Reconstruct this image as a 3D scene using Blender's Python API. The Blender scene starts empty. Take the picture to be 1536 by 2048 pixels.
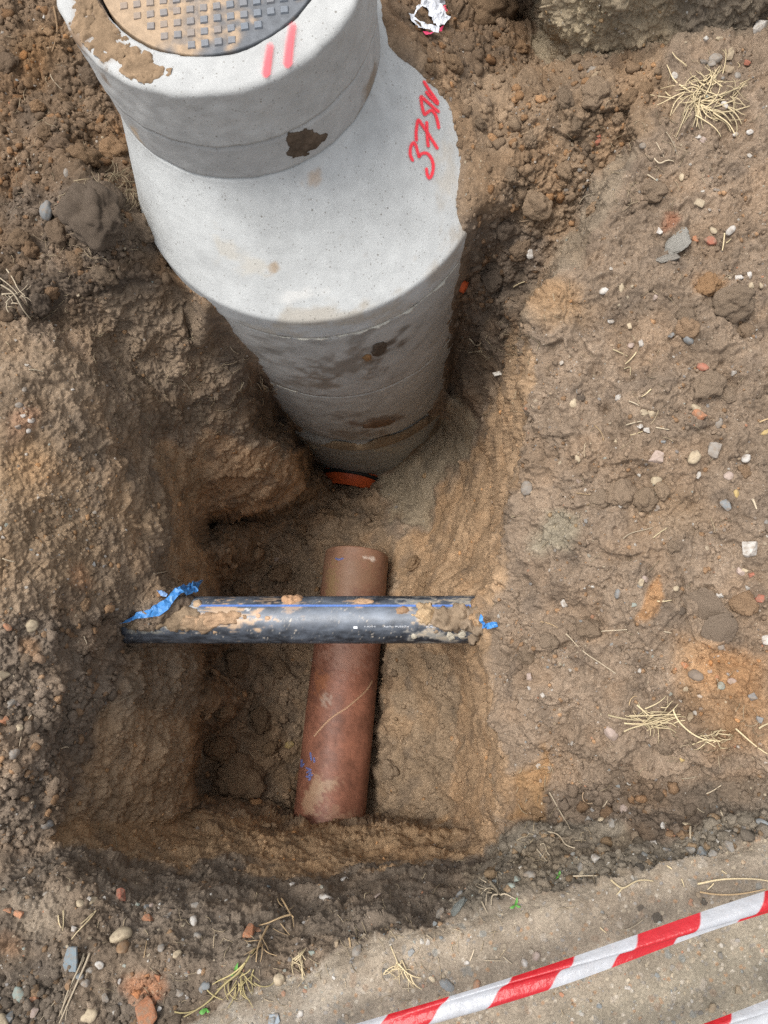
import bpy, math, random
import numpy as np
from mathutils import Vector, Matrix
from mathutils.bvhtree import BVHTree
from mathutils.geometry import delaunay_2d_cdt

# ------------------------------------------------------------------ scene, camera, world, sun
scene = bpy.context.scene
COL = scene.collection
random.seed(7)
rng = np.random.default_rng(11)

F_PX, CAM_Z = 1420.0, 1.92          # the ground by the paving is z = 0
def _basis(nx, ny):
    d = np.array([(nx - 768) / F_PX, -(ny - 1024) / F_PX, -1.0]); d /= np.linalg.norm(d)
    Z = -d
    X = np.array([1.0, 0, 0]); X -= X.dot(Z) * Z; X /= np.linalg.norm(X)
    return np.array([X, np.cross(Z, X), Z])
RB = _basis(857, 1253)              # the phone looks almost straight down
cam_d = bpy.data.cameras.new("phone_camera")
cam = bpy.data.objects.new("phone_camera", cam_d)
COL.objects.link(cam)
cam_d.sensor_fit = 'VERTICAL'; cam_d.sensor_height = 36; cam_d.sensor_width = 27
cam_d.lens = F_PX / 2048 * 36
cam_d.clip_start = 0.05; cam_d.clip_end = 500
M4 = Matrix([[*RB[i], 0.0] for i in range(3)] + [[0, 0, 0, 1]])
M4[2][3] = CAM_Z
cam.matrix_world = M4
scene.camera = cam

SUN_EL, SUN_AZ = math.radians(70), math.radians(-70)     # azimuth from +Y towards +X
world = bpy.data.worlds.new("World"); scene.world = world; world.use_nodes = True
wt = world.node_tree; wt.nodes.clear()
sky = wt.nodes.new("ShaderNodeTexSky"); sky.sky_type = 'NISHITA'; sky.sun_disc = False
sky.sun_elevation = SUN_EL; sky.sun_rotation = SUN_AZ
sky.air_density = 1.0; sky.dust_density = 3.0; sky.ozone_density = 1.0
hs = wt.nodes.new("ShaderNodeHueSaturation"); hs.inputs['Saturation'].default_value = 0.22   # grey overcast
bg = wt.nodes.new("ShaderNodeBackground"); bg.inputs[1].default_value = 0.15
wo = wt.nodes.new("ShaderNodeOutputWorld")
wt.links.new(sky.outputs[0], hs.inputs['Color']); wt.links.new(hs.outputs[0], bg.inputs[0]); wt.links.new(bg.outputs[0], wo.inputs[0])
sun_d = bpy.data.lights.new("sun", 'SUN'); sun_d.energy = 1.6; sun_d.angle = math.radians(24); sun_d.color = (1.0, 0.965, 0.91)
sun = bpy.data.objects.new("sun", sun_d); COL.objects.link(sun)
sd = Vector((math.cos(SUN_EL) * math.sin(SUN_AZ), math.cos(SUN_EL) * math.cos(SUN_AZ), math.sin(SUN_EL)))
sun.rotation_euler = sd.to_track_quat('Z', 'Y').to_euler(); sun.location = sd * 20
vs = scene.view_settings
vs.view_transform = 'Standard'; vs.look = 'None'; vs.exposure = 0.85; vs.gamma = 1.0; vs.use_curve_mapping = False
scene.render.engine = 'CYCLES'
scene.cycles.max_bounces = 10; scene.cycles.diffuse_bounces = 8
scene.cycles.use_denoising = False; scene.cycles.use_adaptive_sampling = False

# ------------------------------------------------------------------ numeric helpers
def rays(px, py):
    px = np.asarray(px, float); py = np.asarray(py, float)
    d = np.stack([(px - 768) / F_PX, -(py - 1024) / F_PX, -np.ones_like(px)], -1) @ RB.T
    return d / -d[..., 2:]
def pt(px, py, h):                       # world point seen at a photo pixel, h metres below the lens
    d = rays(px, py); return np.array([d[0] * h, d[1] * h, CAM_Z - h])
def project(P):
    P = np.asarray(P, float); c = (P - np.array([0, 0, CAM_Z])) @ RB
    return 768 + F_PX * c[..., 0] / -c[..., 2], 1024 - F_PX * c[..., 1] / -c[..., 2]

def _hash(ix, iy, iz, s):
    h = (ix.astype(np.uint32) * np.uint32(374761393)) ^ (iy.astype(np.uint32) * np.uint32(668265263)) ^ (iz.astype(np.uint32) * np.uint32(2147483647)) ^ np.uint32((s * 1274126177) & 0xffffffff)
    h = (h ^ (h >> np.uint32(13))) * np.uint32(1274126177)
    h = (h ^ (h >> np.uint32(16))) * np.uint32(2246822519)
    return h ^ (h >> np.uint32(15))
def _rnd(h): return (h & np.uint32(0xffffff)).astype(np.float32) / np.float32(0xffffff)
def vnoise(P, scale, seed=0):
    """smooth value noise in -1..1, feature size `scale`"""
    a = 0.6 + seed * 1.3; ca, sa = math.cos(a), math.sin(a)
    x = (P[:, 0] * ca - P[:, 1] * sa) / scale + 17.3 * seed; y = (P[:, 0] * sa + P[:, 1] * ca) / scale - 9.1 * seed; z = P[:, 2] / scale + 3.7 * seed
    x, y, z = (np.asarray(v, np.float32) for v in (x, y, z))
    fx, fy, fz = np.floor(x), np.floor(y), np.floor(z)
    ux, uy, uz = x - fx, y - fy, z - fz
    ix, iy, iz = fx.astype(np.int64), fy.astype(np.int64), fz.astype(np.int64)
    ux, uy, uz = (t * t * t * (t * (t * 6 - 15) + 10) for t in (ux, uy, uz))
    out = 0
    for dx in (0, 1):
        wx = ux if dx else 1 - ux
        for dy in (0, 1):
            wy = uy if dy else 1 - uy
            for dz in (0, 1):
                wz = uz if dz else 1 - uz
                out = out + wx * wy * wz * _rnd(_hash(ix + dx, iy + dy, iz + dz, seed + 1))
    return out * 2 - 1
def fbm(P, scale, oct=3, seed=0, gain=0.5):
    o = 0; a = 1.0
    for k in range(oct):
        o = o + a * vnoise(P, scale / (2.03 ** k), seed + k * 5); a *= gain
    return o
def worley(P, scale, seed=0):
    """F1, F2 in cell units and a random number of the nearest cell"""
    Q = (P / scale).astype(np.float32)
    base = np.floor(Q); fr = Q - base; b = base.astype(np.int64)
    f1 = np.full(len(P), 9, np.float32); f2 = f1.copy(); rid = np.zeros(len(P), np.float32)
    for dx in (-1, 0, 1):
        for dy in (-1, 0, 1):
            for dz in (-1, 0, 1):
                h = _hash(b[:, 0] + dx, b[:, 1] + dy, b[:, 2] + dz, seed + 31)
                h2 = (h * np.uint32(747796405)) ^ (h >> np.uint32(7)); h3 = (h2 * np.uint32(277803737)) ^ (h2 >> np.uint32(9))
                d = (dx + _rnd(h) - fr[:, 0]) ** 2 + (dy + _rnd(h2) - fr[:, 1]) ** 2 + (dz + _rnd(h3) - fr[:, 2]) ** 2
                n = d < f1
                f2 = np.where(n, f1, np.minimum(f2, d)); f1 = np.where(n, d, f1)
                rid = np.where(n, _rnd(h3 * np.uint32(2654435761) ^ (h >> np.uint32(3))), rid)
    return np.sqrt(f1), np.sqrt(f2), rid
def smooth(t): t = np.clip(t, 0, 1); return t * t * (3 - 2 * t)
def poly_sd(px, py, poly):
    """signed distance (positive inside) to a polygon"""
    d = np.full(px.shape, 1e9, np.float32); ins = np.zeros(px.shape, bool)
    n = len(poly)
    for i in range(n):
        x0, y0 = poly[i]; x1, y1 = poly[(i + 1) % n]
        ex, ey = x1 - x0, y1 - y0; L = ex * ex + ey * ey + 1e-9
        t = np.clip(((px - x0) * ex + (py - y0) * ey) / L, 0, 1)
        d = np.minimum(d, (px - x0 - t * ex) ** 2 + (py - y0 - t * ey) ** 2)
        if y0 != y1:
            c = ((y0 > py) != (y1 > py)) & (px < ex * (py - y0) / ey + x0)
            ins ^= c
    d = np.sqrt(d); return np.where(ins, d, -d)

# ------------------------------------------------------------------ object helpers
def mesh_np(name, V, Fq, smooth_on=True):
    V = np.asarray(V, np.float32); Fq = np.asarray(Fq, np.int32)
    me = bpy.data.meshes.new(name); k = Fq.shape[1]
    me.vertices.add(len(V)); me.vertices.foreach_set('co', V.ravel())
    me.loops.add(Fq.size); me.loops.foreach_set('vertex_index', Fq.ravel())
    me.polygons.add(len(Fq)); me.polygons.foreach_set('loop_start', np.arange(0, Fq.size, k, dtype=np.int32))
    me.polygons.foreach_set('use_smooth', np.full(len(Fq), smooth_on))
    me.update(calc_edges=True); return me
def set_col(me, C, name='Col'):
    a = me.color_attributes.new(name, 'FLOAT_COLOR', 'POINT')
    C = np.asarray(C, np.float32)
    if C.shape[1] == 3: C = np.c_[C, np.ones(len(C), np.float32)]
    a.data.foreach_set('color', C.astype(np.float32).ravel())
def link(name, me, mat=None, parent=None):
    o = bpy.data.objects.new(name, me); COL.objects.link(o)
    if mat is not None and me is not None and not me.materials: me.materials.append(mat)
    if parent is not None: o.parent = parent
    return o
def tag(o, label=None, cat=None, group=None, kind=None):
    if label: o['label'] = label
    if cat: o['category'] = cat
    if group: o['group'] = group
    if kind: o['kind'] = kind
    return o
def empty(name, loc=(0, 0, 0)):
    o = bpy.data.objects.new(name, None); COL.objects.link(o); o.location = loc; o.empty_display_size = 0.05; return o
def grid_faces(nu, nv, wrap_u=False, flip=False):
    i = np.arange(nu if wrap_u else nu - 1); j = np.arange(nv - 1)
    I, J = np.meshgrid(i, j); I2 = (I + 1) % nu
    f = np.stack([J * nu + I, J * nu + I2, (J + 1) * nu + I2, (J + 1) * nu + I], -1).reshape(-1, 4)
    return f[:, ::-1] if flip else f

# ------------------------------------------------------------------ materials
def nmat(name):
    m = bpy.data.materials.new(name); m.use_nodes = True
    t = m.node_tree; b = t.nodes['Principled BSDF']; return m, t, b
def N(t, kind, **kw):
    n = t.nodes.new(kind)
    for k, v in kw.items():
        if k in n.inputs: n.inputs[k].default_value = v
        else: setattr(n, k, v)
    return n
def mathn(t, op, a, b=None):
    n = t.nodes.new('ShaderNodeMath'); n.operation = op
    for i, v in enumerate((a, b)):
        if v is None: continue
        if isinstance(v, (int, float)): n.inputs[i].default_value = v
        else: t.links.new(v, n.inputs[i])
    return n.outputs[0]
def mixc(t, fac, a, b, blend='MIX'):
    n = t.nodes.new('ShaderNodeMix'); n.data_type = 'RGBA'; n.blend_type = blend
    for s, v in ((n.inputs[0], fac), (n.inputs[6], a), (n.inputs[7], b)):
        if isinstance(v, (int, float)): s.default_value = v
        elif isinstance(v, tuple): s.default_value = (*v, 1) if len(v) == 3 else v
        else: t.links.new(v, s)
    return n.outputs[2]
def ramp(t, fac, p0, p1, c0=(0, 0, 0), c1=(1, 1, 1)):
    r = t.nodes.new('ShaderNodeMapRange'); r.inputs[1].default_value = p0; r.inputs[2].default_value = p1
    t.links.new(fac, r.inputs[0]); return r.outputs[0]
def noise(t, scale, detail=4, rough=0.6, vec=None):
    n = N(t, 'ShaderNodeTexNoise', Scale=scale, Detail=detail, Roughness=rough)
    if vec is not None: t.links.new(vec, n.inputs['Vector'])
    return n.outputs['Fac']
def bump(t, b, height, strength=0.4, dist=0.004):
    n = N(t, 'ShaderNodeBump', Strength=strength, Distance=dist)
    t.links.new(height, n.inputs['Height']); t.links.new(n.outputs[0], b.inputs['Normal'])
def geo_pos(t): return N(t, 'ShaderNodeNewGeometry').outputs['Position']
def obj_pos(t): return N(t, 'ShaderNodeTexCoord').outputs['Object']

def soil_material(name, source='attr', vec='world', specks=True):
    m, t, b = nmat(name)
    p = geo_pos(t) if vec == 'world' else obj_pos(t)
    if source == 'attr': base = N(t, 'ShaderNodeVertexColor', layer_name='Col').outputs[0]
    else: base = N(t, 'ShaderNodeObjectInfo').outputs['Color']
    n1 = noise(t, 160, 5, 0.7, p); n2 = noise(t, 520, 3, 0.6, p)
    f = mathn(t, 'ADD', mathn(t, 'MULTIPLY', n1, 0.95), mathn(t, 'MULTIPLY', n2, 0.75))
    f = ramp(t, f, 0.5, 1.2); f = mathn(t, 'ADD', mathn(t, 'MULTIPLY', f, 1.05), 0.46)
    c = mixc(t, 1.0, base, f, 'MULTIPLY')
    if specks:
        v = N(t, 'ShaderNodeTexVoronoi', Scale=170.0, Randomness=1.0); t.links.new(p, v.inputs['Vector'])
        thr = ramp(t, v.outputs['Distance'], 0.30, 0.18)
        sel = N(t, 'ShaderNodeSeparateColor'); t.links.new(v.outputs['Color'], sel.inputs[0])
        pick = mathn(t, 'GREATER_THAN', sel.outputs[0], 0.955)
        tint = mixc(t, sel.outputs[1], (0.36, 0.31, 0.24), (0.55, 0.50, 0.42))
        c = mixc(t, mathn(t, 'MULTIPLY', mathn(t, 'MULTIPLY', thr, pick), 0.75), c, tint)
    t.links.new(c, b.inputs['Base Color'])
    b.inputs['Roughness'].default_value = 0.93; b.inputs['Specular IOR Level'].default_value = 0.18
    h = mathn(t, 'ADD', mathn(t, 'MULTIPLY', n1, 1.0), mathn(t, 'MULTIPLY', n2, 0.5))
    bump(t, b, h, 0.75, 0.006)
    return m
M_SOIL = soil_material("soil")
M_CLOD = soil_material("clod_soil", 'object', 'object', specks=False)
M_CRUMB = soil_material("crumb_soil", 'attr', 'world', specks=False)

def concrete_material():
    m, t, b = nmat("precast_concrete"); p = geo_pos(t)
    base = N(t, 'ShaderNodeVertexColor', layer_name='Col').outputs[0]
    n1 = noise(t, 14, 6, 0.65, p); n2 = noise(t, 420, 3, 0.6, p); n3 = noise(t, 90, 5, 0.7, p)
    f = mathn(t, 'ADD', mathn(t, 'MULTIPLY', n1, 0.30), mathn(t, 'ADD', mathn(t, 'MULTIPLY', n3, 0.16), mathn(t, 'MULTIPLY', n2, 0.12)))
    c = mixc(t, 1.0, base, mathn(t, 'ADD', f, 0.71), 'MULTIPLY')
    v = N(t, 'ShaderNodeTexVoronoi', Scale=120.0); t.links.new(p, v.inputs['Vector'])
    sc = N(t, 'ShaderNodeSeparateColor'); t.links.new(v.outputs['Color'], sc.inputs[0])
    size = mathn(t, 'MULTIPLY', mathn(t, 'GREATER_THAN', sc.outputs[0], 0.70), mathn(t, 'MULTIPLY', sc.outputs[1], 0.34))
    pit = mathn(t, 'LESS_THAN', v.outputs['Distance'], size)
    c = mixc(t, mathn(t, 'MULTIPLY', pit, 0.5), c, (0.17, 0.155, 0.135))
    v2 = N(t, 'ShaderNodeTexVoronoi', Scale=48.0); t.links.new(p, v2.inputs['Vector'])
    sc2 = N(t, 'ShaderNodeSeparateColor'); t.links.new(v2.outputs['Color'], sc2.inputs[0])
    pit2 = mathn(t, 'LESS_THAN', mathn(t, 'ADD', v2.outputs['Distance'], mathn(t, 'MULTIPLY', n2, 0.10)), mathn(t, 'MULTIPLY', mathn(t, 'GREATER_THAN', sc2.outputs[0], 0.62), mathn(t, 'ADD', mathn(t, 'MULTIPLY', sc2.outputs[1], 0.16), 0.04)))
    c = mixc(t, mathn(t, 'MULTIPLY', pit2, 0.75), c, (0.15, 0.135, 0.115))
    pit = mathn(t, 'MAXIMUM', pit, pit2)
    t.links.new(c, b.inputs['Base Color'])
    b.inputs['Roughness'].default_value = 0.85; b.inputs['Specular IOR Level'].default_value = 0.25
    h = mathn(t, 'SUBTRACT', mathn(t, 'ADD', mathn(t, 'MULTIPLY', n2, 0.5), mathn(t, 'MULTIPLY', n3, 0.7)), mathn(t, 'MULTIPLY', pit, 0.8))
    bump(t, b, h, 0.5, 0.004)
    return m
M_CONC = concrete_material()

def plain(name, col, rough=0.6, spec=0.4, metal=0.0, nscale=120, namp=0.35, bmp=0.2, coord='object', attr=None):
    m, t, b = nmat(name); p = geo_pos(t) if coord == 'world' else obj_pos(t)
    n1 = noise(t, nscale, 5, 0.65, p)
    f = mathn(t, 'ADD', mathn(t, 'MULTIPLY', n1, namp * 2), 1 - namp)
    if attr == 'object': base = N(t, 'ShaderNodeObjectInfo').outputs['Color']
    elif attr: base = N(t, 'ShaderNodeVertexColor', layer_name=attr).outputs[0]
    else: base = (*col, 1)
    c = mixc(t, 1.0, base, f, 'MULTIPLY')
    t.links.new(c, b.inputs['Base Color'])
    b.inputs['Roughness'].default_value = rough; b.inputs['Specular IOR Level'].default_value = spec; b.inputs['Metallic'].default_value = metal
    if bmp: bump(t, b, n1, bmp, 0.003)
    return m
def muddy(name, rough, nscale, namp, bmp):
    """stone or brick with soil clinging to it in patches"""
    m, t, b = nmat(name); p = geo_pos(t); base = N(t, 'ShaderNodeObjectInfo').outputs['Color']
    n1 = noise(t, nscale, 5, 0.65, p); n2 = noise(t, 75, 5, 0.7, p)
    c = mixc(t, 1.0, base, mathn(t, 'ADD', mathn(t, 'MULTIPLY', n1, namp * 2), 1 - namp), 'MULTIPLY')
    c = mixc(t, mathn(t, 'MULTIPLY', ramp(t, n2, 0.46, 0.62), 0.72), c, (0.20, 0.150, 0.105))
    t.links.new(c, b.inputs['Base Color']); b.inputs['Roughness'].default_value = rough; b.inputs['Specular IOR Level'].default_value = 0.3
    bump(t, b, n1, bmp, 0.003); return m
M_STONE = muddy("stone", 0.75, 150, 0.3, 0.3)
M_BRICK = muddy("fired_clay_brick", 0.9, 200, 0.35, 0.5)
M_GRIT = plain("grit", (1, 1, 1), 0.8, 0.3, 0, 200, 0.2, 0.2, 'world', 'Col')
M_STRAW = plain("dry_straw", (1, 1, 1), 0.75, 0.25, 0, 120, 0.25, 0.1, attr='object')
M_FIBRE = plain("root_fibre", (1, 1, 1), 0.85, 0.2, 0, 120, 0.25, 0.0, 'world', 'Col')
M_LEAF = plain("green_leaf", (0.09, 0.26, 0.05), 0.55, 0.4, 0, 80, 0.2, 0.1)
M_STUB = plain("orange_plastic", (0.42, 0.075, 0.02), 0.45, 0.5, 0, 60, 0.18, 0.1)
M_RUBBER = plain("black_seal_rubber", (0.012, 0.013, 0.013), 0.6, 0.3, 0, 60, 0.2, 0.0)
M_IRON_STUD = plain("worn_iron", (0.17, 0.195, 0.225), 0.42, 0.5, 0.35, 130, 0.45, 0.25)
M_MORTAR = plain("pale_mortar", (0.46, 0.44, 0.38), 0.95, 0.15, 0, 150, 0.4, 0.6, 'world')
M_DRYMUD = plain("dry_mud", (1, 1, 1), 0.95, 0.1, 0, 170, 0.4, 0.7, 'world', 'Col')
M_PRINT_W = plain("white_print", (0.75, 0.77, 0.8), 0.6, 0.3, 0, 800, 0.3, 0)
M_PRINT_P = plain("pink_print", (0.72, 0.05, 0.10), 0.6, 0.3, 0, 200, 0.1, 0)

def spray_material():
    m, t, b = nmat("red_spray_paint"); p = geo_pos(t)
    a = N(t, 'ShaderNodeVertexColor', layer_name='Cov').outputs[0]
    n = noise(t, 700, 2, 0.6, p)
    al = ramp(t, mathn(t, 'ADD', mathn(t, 'MULTIPLY', a, 1.25), mathn(t, 'MULTIPLY', mathn(t, 'SUBTRACT', n, 0.5), 0.9)), 0.16, 0.95)
    b.inputs['Base Color'].default_value = (0.80, 0.035, 0.055, 1)
    b.inputs['Roughness'].default_value = 0.7
    t.links.new(mathn(t, 'MULTIPLY', al, 0.93), b.inputs['Alpha'])
    return m
M_SPRAY = spray_material()
M_SPRAY2 = spray_material(); M_SPRAY2.name = "pink_red_spray_paint"
M_SPRAY2.node_tree.nodes['Principled BSDF'].inputs['Base Color'].default_value = (0.82, 0.10, 0.12, 1)

# ------------------------------------------------------------------ manhole chamber: measures
CX, CY, RR = -0.381, 1.568, 0.600          # the rings
SX, SY, SR = -0.531, 1.679, 0.409          # the cover frame slab
HT, HB, HN, HC, H1, H2, H3, H4, H5 = 1.504, 1.701, 1.840, 2.137, 2.277, 2.909, 3.625, 3.755, 4.75
def zz(h): return CAM_Z - h
NS = 256
TH = np.linspace(0, 2 * math.pi, NS, endpoint=False)
def ring_pts(cx, cy, r, h):
    return np.stack([cx + r * np.cos(TH), cy + r * np.sin(TH), np.full(NS, zz(h))], -1)
def loft(profile, edge_noise=0.002, dense=0.012):
    """profile: list of (cx, cy, r, h); densely resampled, chipped slightly"""
    rows = []
    for (a, b) in zip(profile[:-1], profile[1:]):
        L = math.dist((a[2], a[3]), (b[2], b[3])) + abs(a[0] - b[0]) + abs(a[1] - b[1])
        n = max(1, int(L / dense))
        for k in range(n):
            t = k / n; rows.append(tuple(a[i] + (b[i] - a[i]) * t for i in range(4)))
    rows.append(profile[-1])
    V = np.concatenate([ring_pts(*r) for r in rows])
    cxy = np.repeat(np.array([[r[0], r[1]] for r in rows]), NS, 0)
    d = V[:, :2] - cxy; L = np.linalg.norm(d, axis=1, keepdims=True) + 1e-6
    nz = fbm(V, 0.05, 4, 3) * edge_noise
    V[:, :2] += d / L * nz[:, None] * np.minimum(1, L / 0.05)
    V[:, 2] += fbm(V, 0.04, 3, 9) * edge_noise * 0.6
    return V, grid_faces(NS, len(rows), True, True), rows
def cone_profile():
    p = [(SX, SY, SR - 0.03, HN + 0.002)]
    for t in (0.0, 0.015, 0.04, 0.08, 0.14, 0.22, 0.35, 0.5, 0.7, 0.9, 1.0):
        hh = HN + 0.003 + (HC - HN - 0.003) * (0.30 * t ** 0.6 + 0.70 * t)
        p.append((SX + (CX - SX) * t, SY + (CY - SY) * t, SR - 0.004 + (RR - SR + 0.001) * t, hh))
    p += [(CX, CY, RR + 0.001, HC + 0.010), (CX, CY, RR + 0.001, H1 - 0.012), (CX, CY, RR - 0.010, H1)]
    return p
CH_V, CH_F, _ = loft(cone_profile(), 0.0010)
BODY_V, BODY_F, _ = loft([(CX, CY, RR, H1), (CX, CY, RR, H3), (CX, CY, RR + 0.018, H4), (CX, CY, RR + 0.018, H5)], 0.0)
_v = np.concatenate([CH_V, BODY_V]); _f = np.concatenate([CH_F, BODY_F + len(CH_V)])
CH_BVH = BVHTree.FromPolygons([tuple(v) for v in _v.tolist()], [tuple(f) for f in _f.tolist()])
def ch_hit(px, py):
    d = rays(px, py); r = CH_BVH.ray_cast(Vector((0, 0, CAM_Z)), Vector(d).normalized())
    return r if r[0] is not None else None
def ch_depth(px, py):
    r = ch_hit(px, py); return None if r is None else CAM_Z - r[0].z

# ------------------------------------------------------------------ the dug ground: surveyed points -> triangulated surface
TIN = []; EDGES = []
def P_(*pts):
    for p in pts: TIN.append(p)
def L_(*pts):
    i0 = len(TIN)
    for p in pts: TIN.append(p)
    for k in range(len(pts) - 1): EDGES.append((i0 + k, i0 + k + 1))
# far surroundings
P_((-900, -700, 2.0), (-300, -700, 2.05), (500, -700, 2.1), (1000, -700, 1.95), (1900, -700, 1.8), (2500, -700, 1.8), (-900, 300, 2.0), (-900, 1000, 1.97), (-900, 1700, 1.97),
   (-900, 3000, 1.93), (-300, 3000, 1.93), (500, 3000, 1.92), (1900, 3000, 1.92), (2500, 3000, 1.92), (2500, 1500, 1.95), (2500, 600, 1.95), (2500, 0, 1.9), (800, 2300, 1.92), (200, 2300, 1.93), (-200, 2048, 1.94), (1750, 2048, 1.92),
   (-200, 600, 2.03), (-200, 100, 2.1), (-150, 1300, 2.0), (1750, 1000, 1.97), (1750, 400, 1.95), (1750, 1600, 1.97))
# spoil, upper left
P_((0, -200, 2.12), (300, -250, 2.2), (0, 0, 2.14), (140, 0, 2.18), (0, 150, 2.14), (120, 150, 2.17), (190, 240, 2.2), (0, 300, 2.1), (120, 300, 2.1), (225, 330, 2.2), (0, 450, 2.08), (100, 420, 2.08), (200, 430, 2.0),
   (265, 400, 2.12), (190, 500, 2.08), (0, 560, 2.08), (100, 560, 2.1), (230, 560, 2.15), (300, 480, 2.16), (330, 540, 2.2), (250, 300, 2.25), (330, 460, 2.24))
# hidden by the chamber
P_((330, 100, 2.4), (400, 300, 2.6), (600, -60, 2.5), (560, 100, 2.7), (500, 300, 2.9), (700, 280, 2.7), (600, 500, 3.2), (780, 480, 2.9), (750, 600, 3.5), (700, 800, 4.2), (480, 500, 2.75), (620, 700, 3.7), (820, 300, 2.45), (850, 420, 2.5), (830, 640, 3.2))
# foot of the chamber: soil meets concrete along these lines
for side, line in ((-1, [(418, 598), (470, 670), (512, 712), (545, 780), (575, 838), (612, 890), (642, 936)]),
                   (+1, [(775, 92), (830, 140), (862, 172), (890, 208), (906, 262), (917, 335), (910, 392), (926, 470), (917, 560), (905, 650), (895, 720), (886, 780), (866, 858), (820, 905), (762, 950)])):
    pts = []
    for (x, y) in line:
        h = ch_depth(x, y)
        if h is None: h = ch_depth(x - side * 8, y + 8) or 2.3
        pts.append((x, y, h + 0.004))
        hi = ch_depth(x - side * 14, y + 4) or h
        P_((x - side * 14, y + 4, hi + 0.05))
        ho = ch_depth(x + side * 16, y - 4)
        P_((x + side * 16, y - 4, (ho - 0.018) if ho else h + 0.01))
    L_(*pts)
P_((700, 966, 4.52), (660, 962, 4.48), (740, 970, 4.48), (655, 992, 4.28), (700, 994, 4.32), (748, 990, 4.3))
# right of the chamber: loose sandy spoil, hollow, trough down to the pit
for (x, y) in ((772, 30), (790, 55), (812, 80), (800, 30), (840, 60), (850, 110), (885, 100), (880, 150), (915, 160), (930, 210), (960, 180), (940, 260), (960, 320), (985, 270), (945, 380), (975, 400), (925, 405), (938, 425), (958, 440), (945, 462), (942, 490), (955, 520), (938, 535)):
    P_((x, y, (ch_depth(x, y) or (2.16 if y < 430 else 2.34)) - (0.03 if y < 430 else 0.05)))
P_((770, -200, 2.3), (960, 10, 2.42), (1060, 30, 2.42), (1000, 100, 2.25), (1000, 200, 2.12), (1100, 200, 2.1), (1180, 190, 2.06),
   (1000, 320, 2.13), (1100, 320, 2.16), (1040, 420, 2.25), (970, 520, 2.45), (1010, 560, 2.5), (965, 640, 2.75), (1010, 690, 2.75), (945, 740, 3.05), (985, 770, 3.0), (925, 815, 3.45), (965, 840, 3.35))
# clay bank, top right
L_((1072, -60, 2.38), (1076, 60, 2.36), (1080, 118, 2.3), (1130, 122, 2.18), (1240, 105, 2.12), (1340, 84, 2.06), (1450, 62, 2.02), (1560, 40, 2.0))
L_((1100, -110, 1.86), (1112, 30, 2.05), (1130, 95, 2.14), (1240, 40, 1.98), (1345, 35, 1.97), (1450, 20, 1.94), (1560, 0, 1.92))
P_((1240, -150, 1.72), (1450, -150, 1.7), (1640, -60, 1.8))
# right bank top
L_((1345, 240, 1.985), (1296, 285, 1.99), (1246, 345, 2.01), (1210, 425, 2.03), (1175, 498, 2.05), (1116, 556, 2.08), (1066, 638, 2.11), (1052, 760, 2.18), (1052, 850, 2.22), (1045, 950, 2.28), (1035, 1050, 2.33), (1010, 1130, 2.38), (985, 1180, 2.44), (972, 1215, 2.46), (968, 1240, 2.46),
   (965, 1290, 2.5), (978, 1350, 2.47), (996, 1450, 2.42), (1015, 1550, 2.4), (1026, 1640, 2.4))
P_((1262, 290, 2.12), (1205, 350, 2.19), (1165, 425, 2.26), (1130, 490, 2.32), (1085, 555, 2.42), (1030, 610, 2.55))
P_((1240, 180, 2.05), (1340, 150, 2.02), (1536, 110, 1.98), (1450, 200, 1.99), (1536, 300, 1.97), (1350, 400, 2.01), (1536, 500, 1.98), (1280, 500, 2.03), (1150, 700, 2.1), (1300, 700, 2.03), (1500, 700, 1.98), (1150, 900, 2.12), (1300, 900, 2.05), (1500, 900, 2.0),
   (1150, 1100, 2.17), (1300, 1100, 2.1), (1500, 1100, 2.02), (1100, 1250, 2.27), (1250, 1300, 2.17), (1400, 1250, 2.08), (1536, 1300, 2.03), (1100, 1400, 2.28), (1250, 1450, 2.18), (1400, 1450, 2.09), (1536, 1450, 2.03),
   (1100, 1550, 2.33), (1250, 1560, 2.25), (1400, 1560, 2.15), (1536, 1560, 2.06), (1120, 1650, 2.35), (1250, 1630, 2.28), (1400, 1625, 2.14), (1536, 1620, 2.03), (1180, 1690, 2.14), (1300, 1675, 2.08), (1420, 1660, 2.03))
P_((928, 1222, 2.512), (920, 1250, 2.52), (945, 1203, 2.53), (948, 1272, 2.56), (945, 1240, 2.49), (965, 1255, 2.47))
# right wall of the pit and its foot
L_((1036, 655, 2.62), (1002, 790, 3.0), (955, 890, 3.5), (925, 970, 3.75), (868, 1045, 3.98), (800, 1072, 4.02), (788, 1140, 3.98), (830, 1200, 3.75), (890, 1290, 3.35), (922, 1340, 3.3), (920, 1500, 3.32), (914, 1640, 3.3))
P_((1000, 950, 3.0), (970, 1050, 3.05), (930, 1130, 3.2), (860, 1130, 3.75))
# ledge right of the clay pipe
L_((782, 1290, 3.62), (782, 1400, 3.62), (778, 1500, 3.66), (772, 1640, 3.62))
L_((766, 1290, 3.95), (764, 1400, 3.9), (758, 1500, 3.85), (745, 1640, 3.78))
P_((860, 1400, 3.5), (860, 1560, 3.52))
# floor
P_((412, 1045, 3.8), (520, 1032, 3.98), (620, 1000, 4.15), (435, 1180, 3.8), (520, 1120, 3.95), (610, 1100, 4.03), (600, 1250, 3.98), (520, 1250, 3.9), (700, 1300, 3.98), (690, 1060, 4.1), (770, 1100, 4.03), (402, 1320, 3.68), (500, 1400, 3.8), (580, 1450, 3.84), (396, 1480, 3.66),
   (394, 1596, 3.62), (480, 1590, 3.7), (560, 1630, 3.76), (650, 1645, 3.78), (660, 1500, 3.86))
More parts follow.
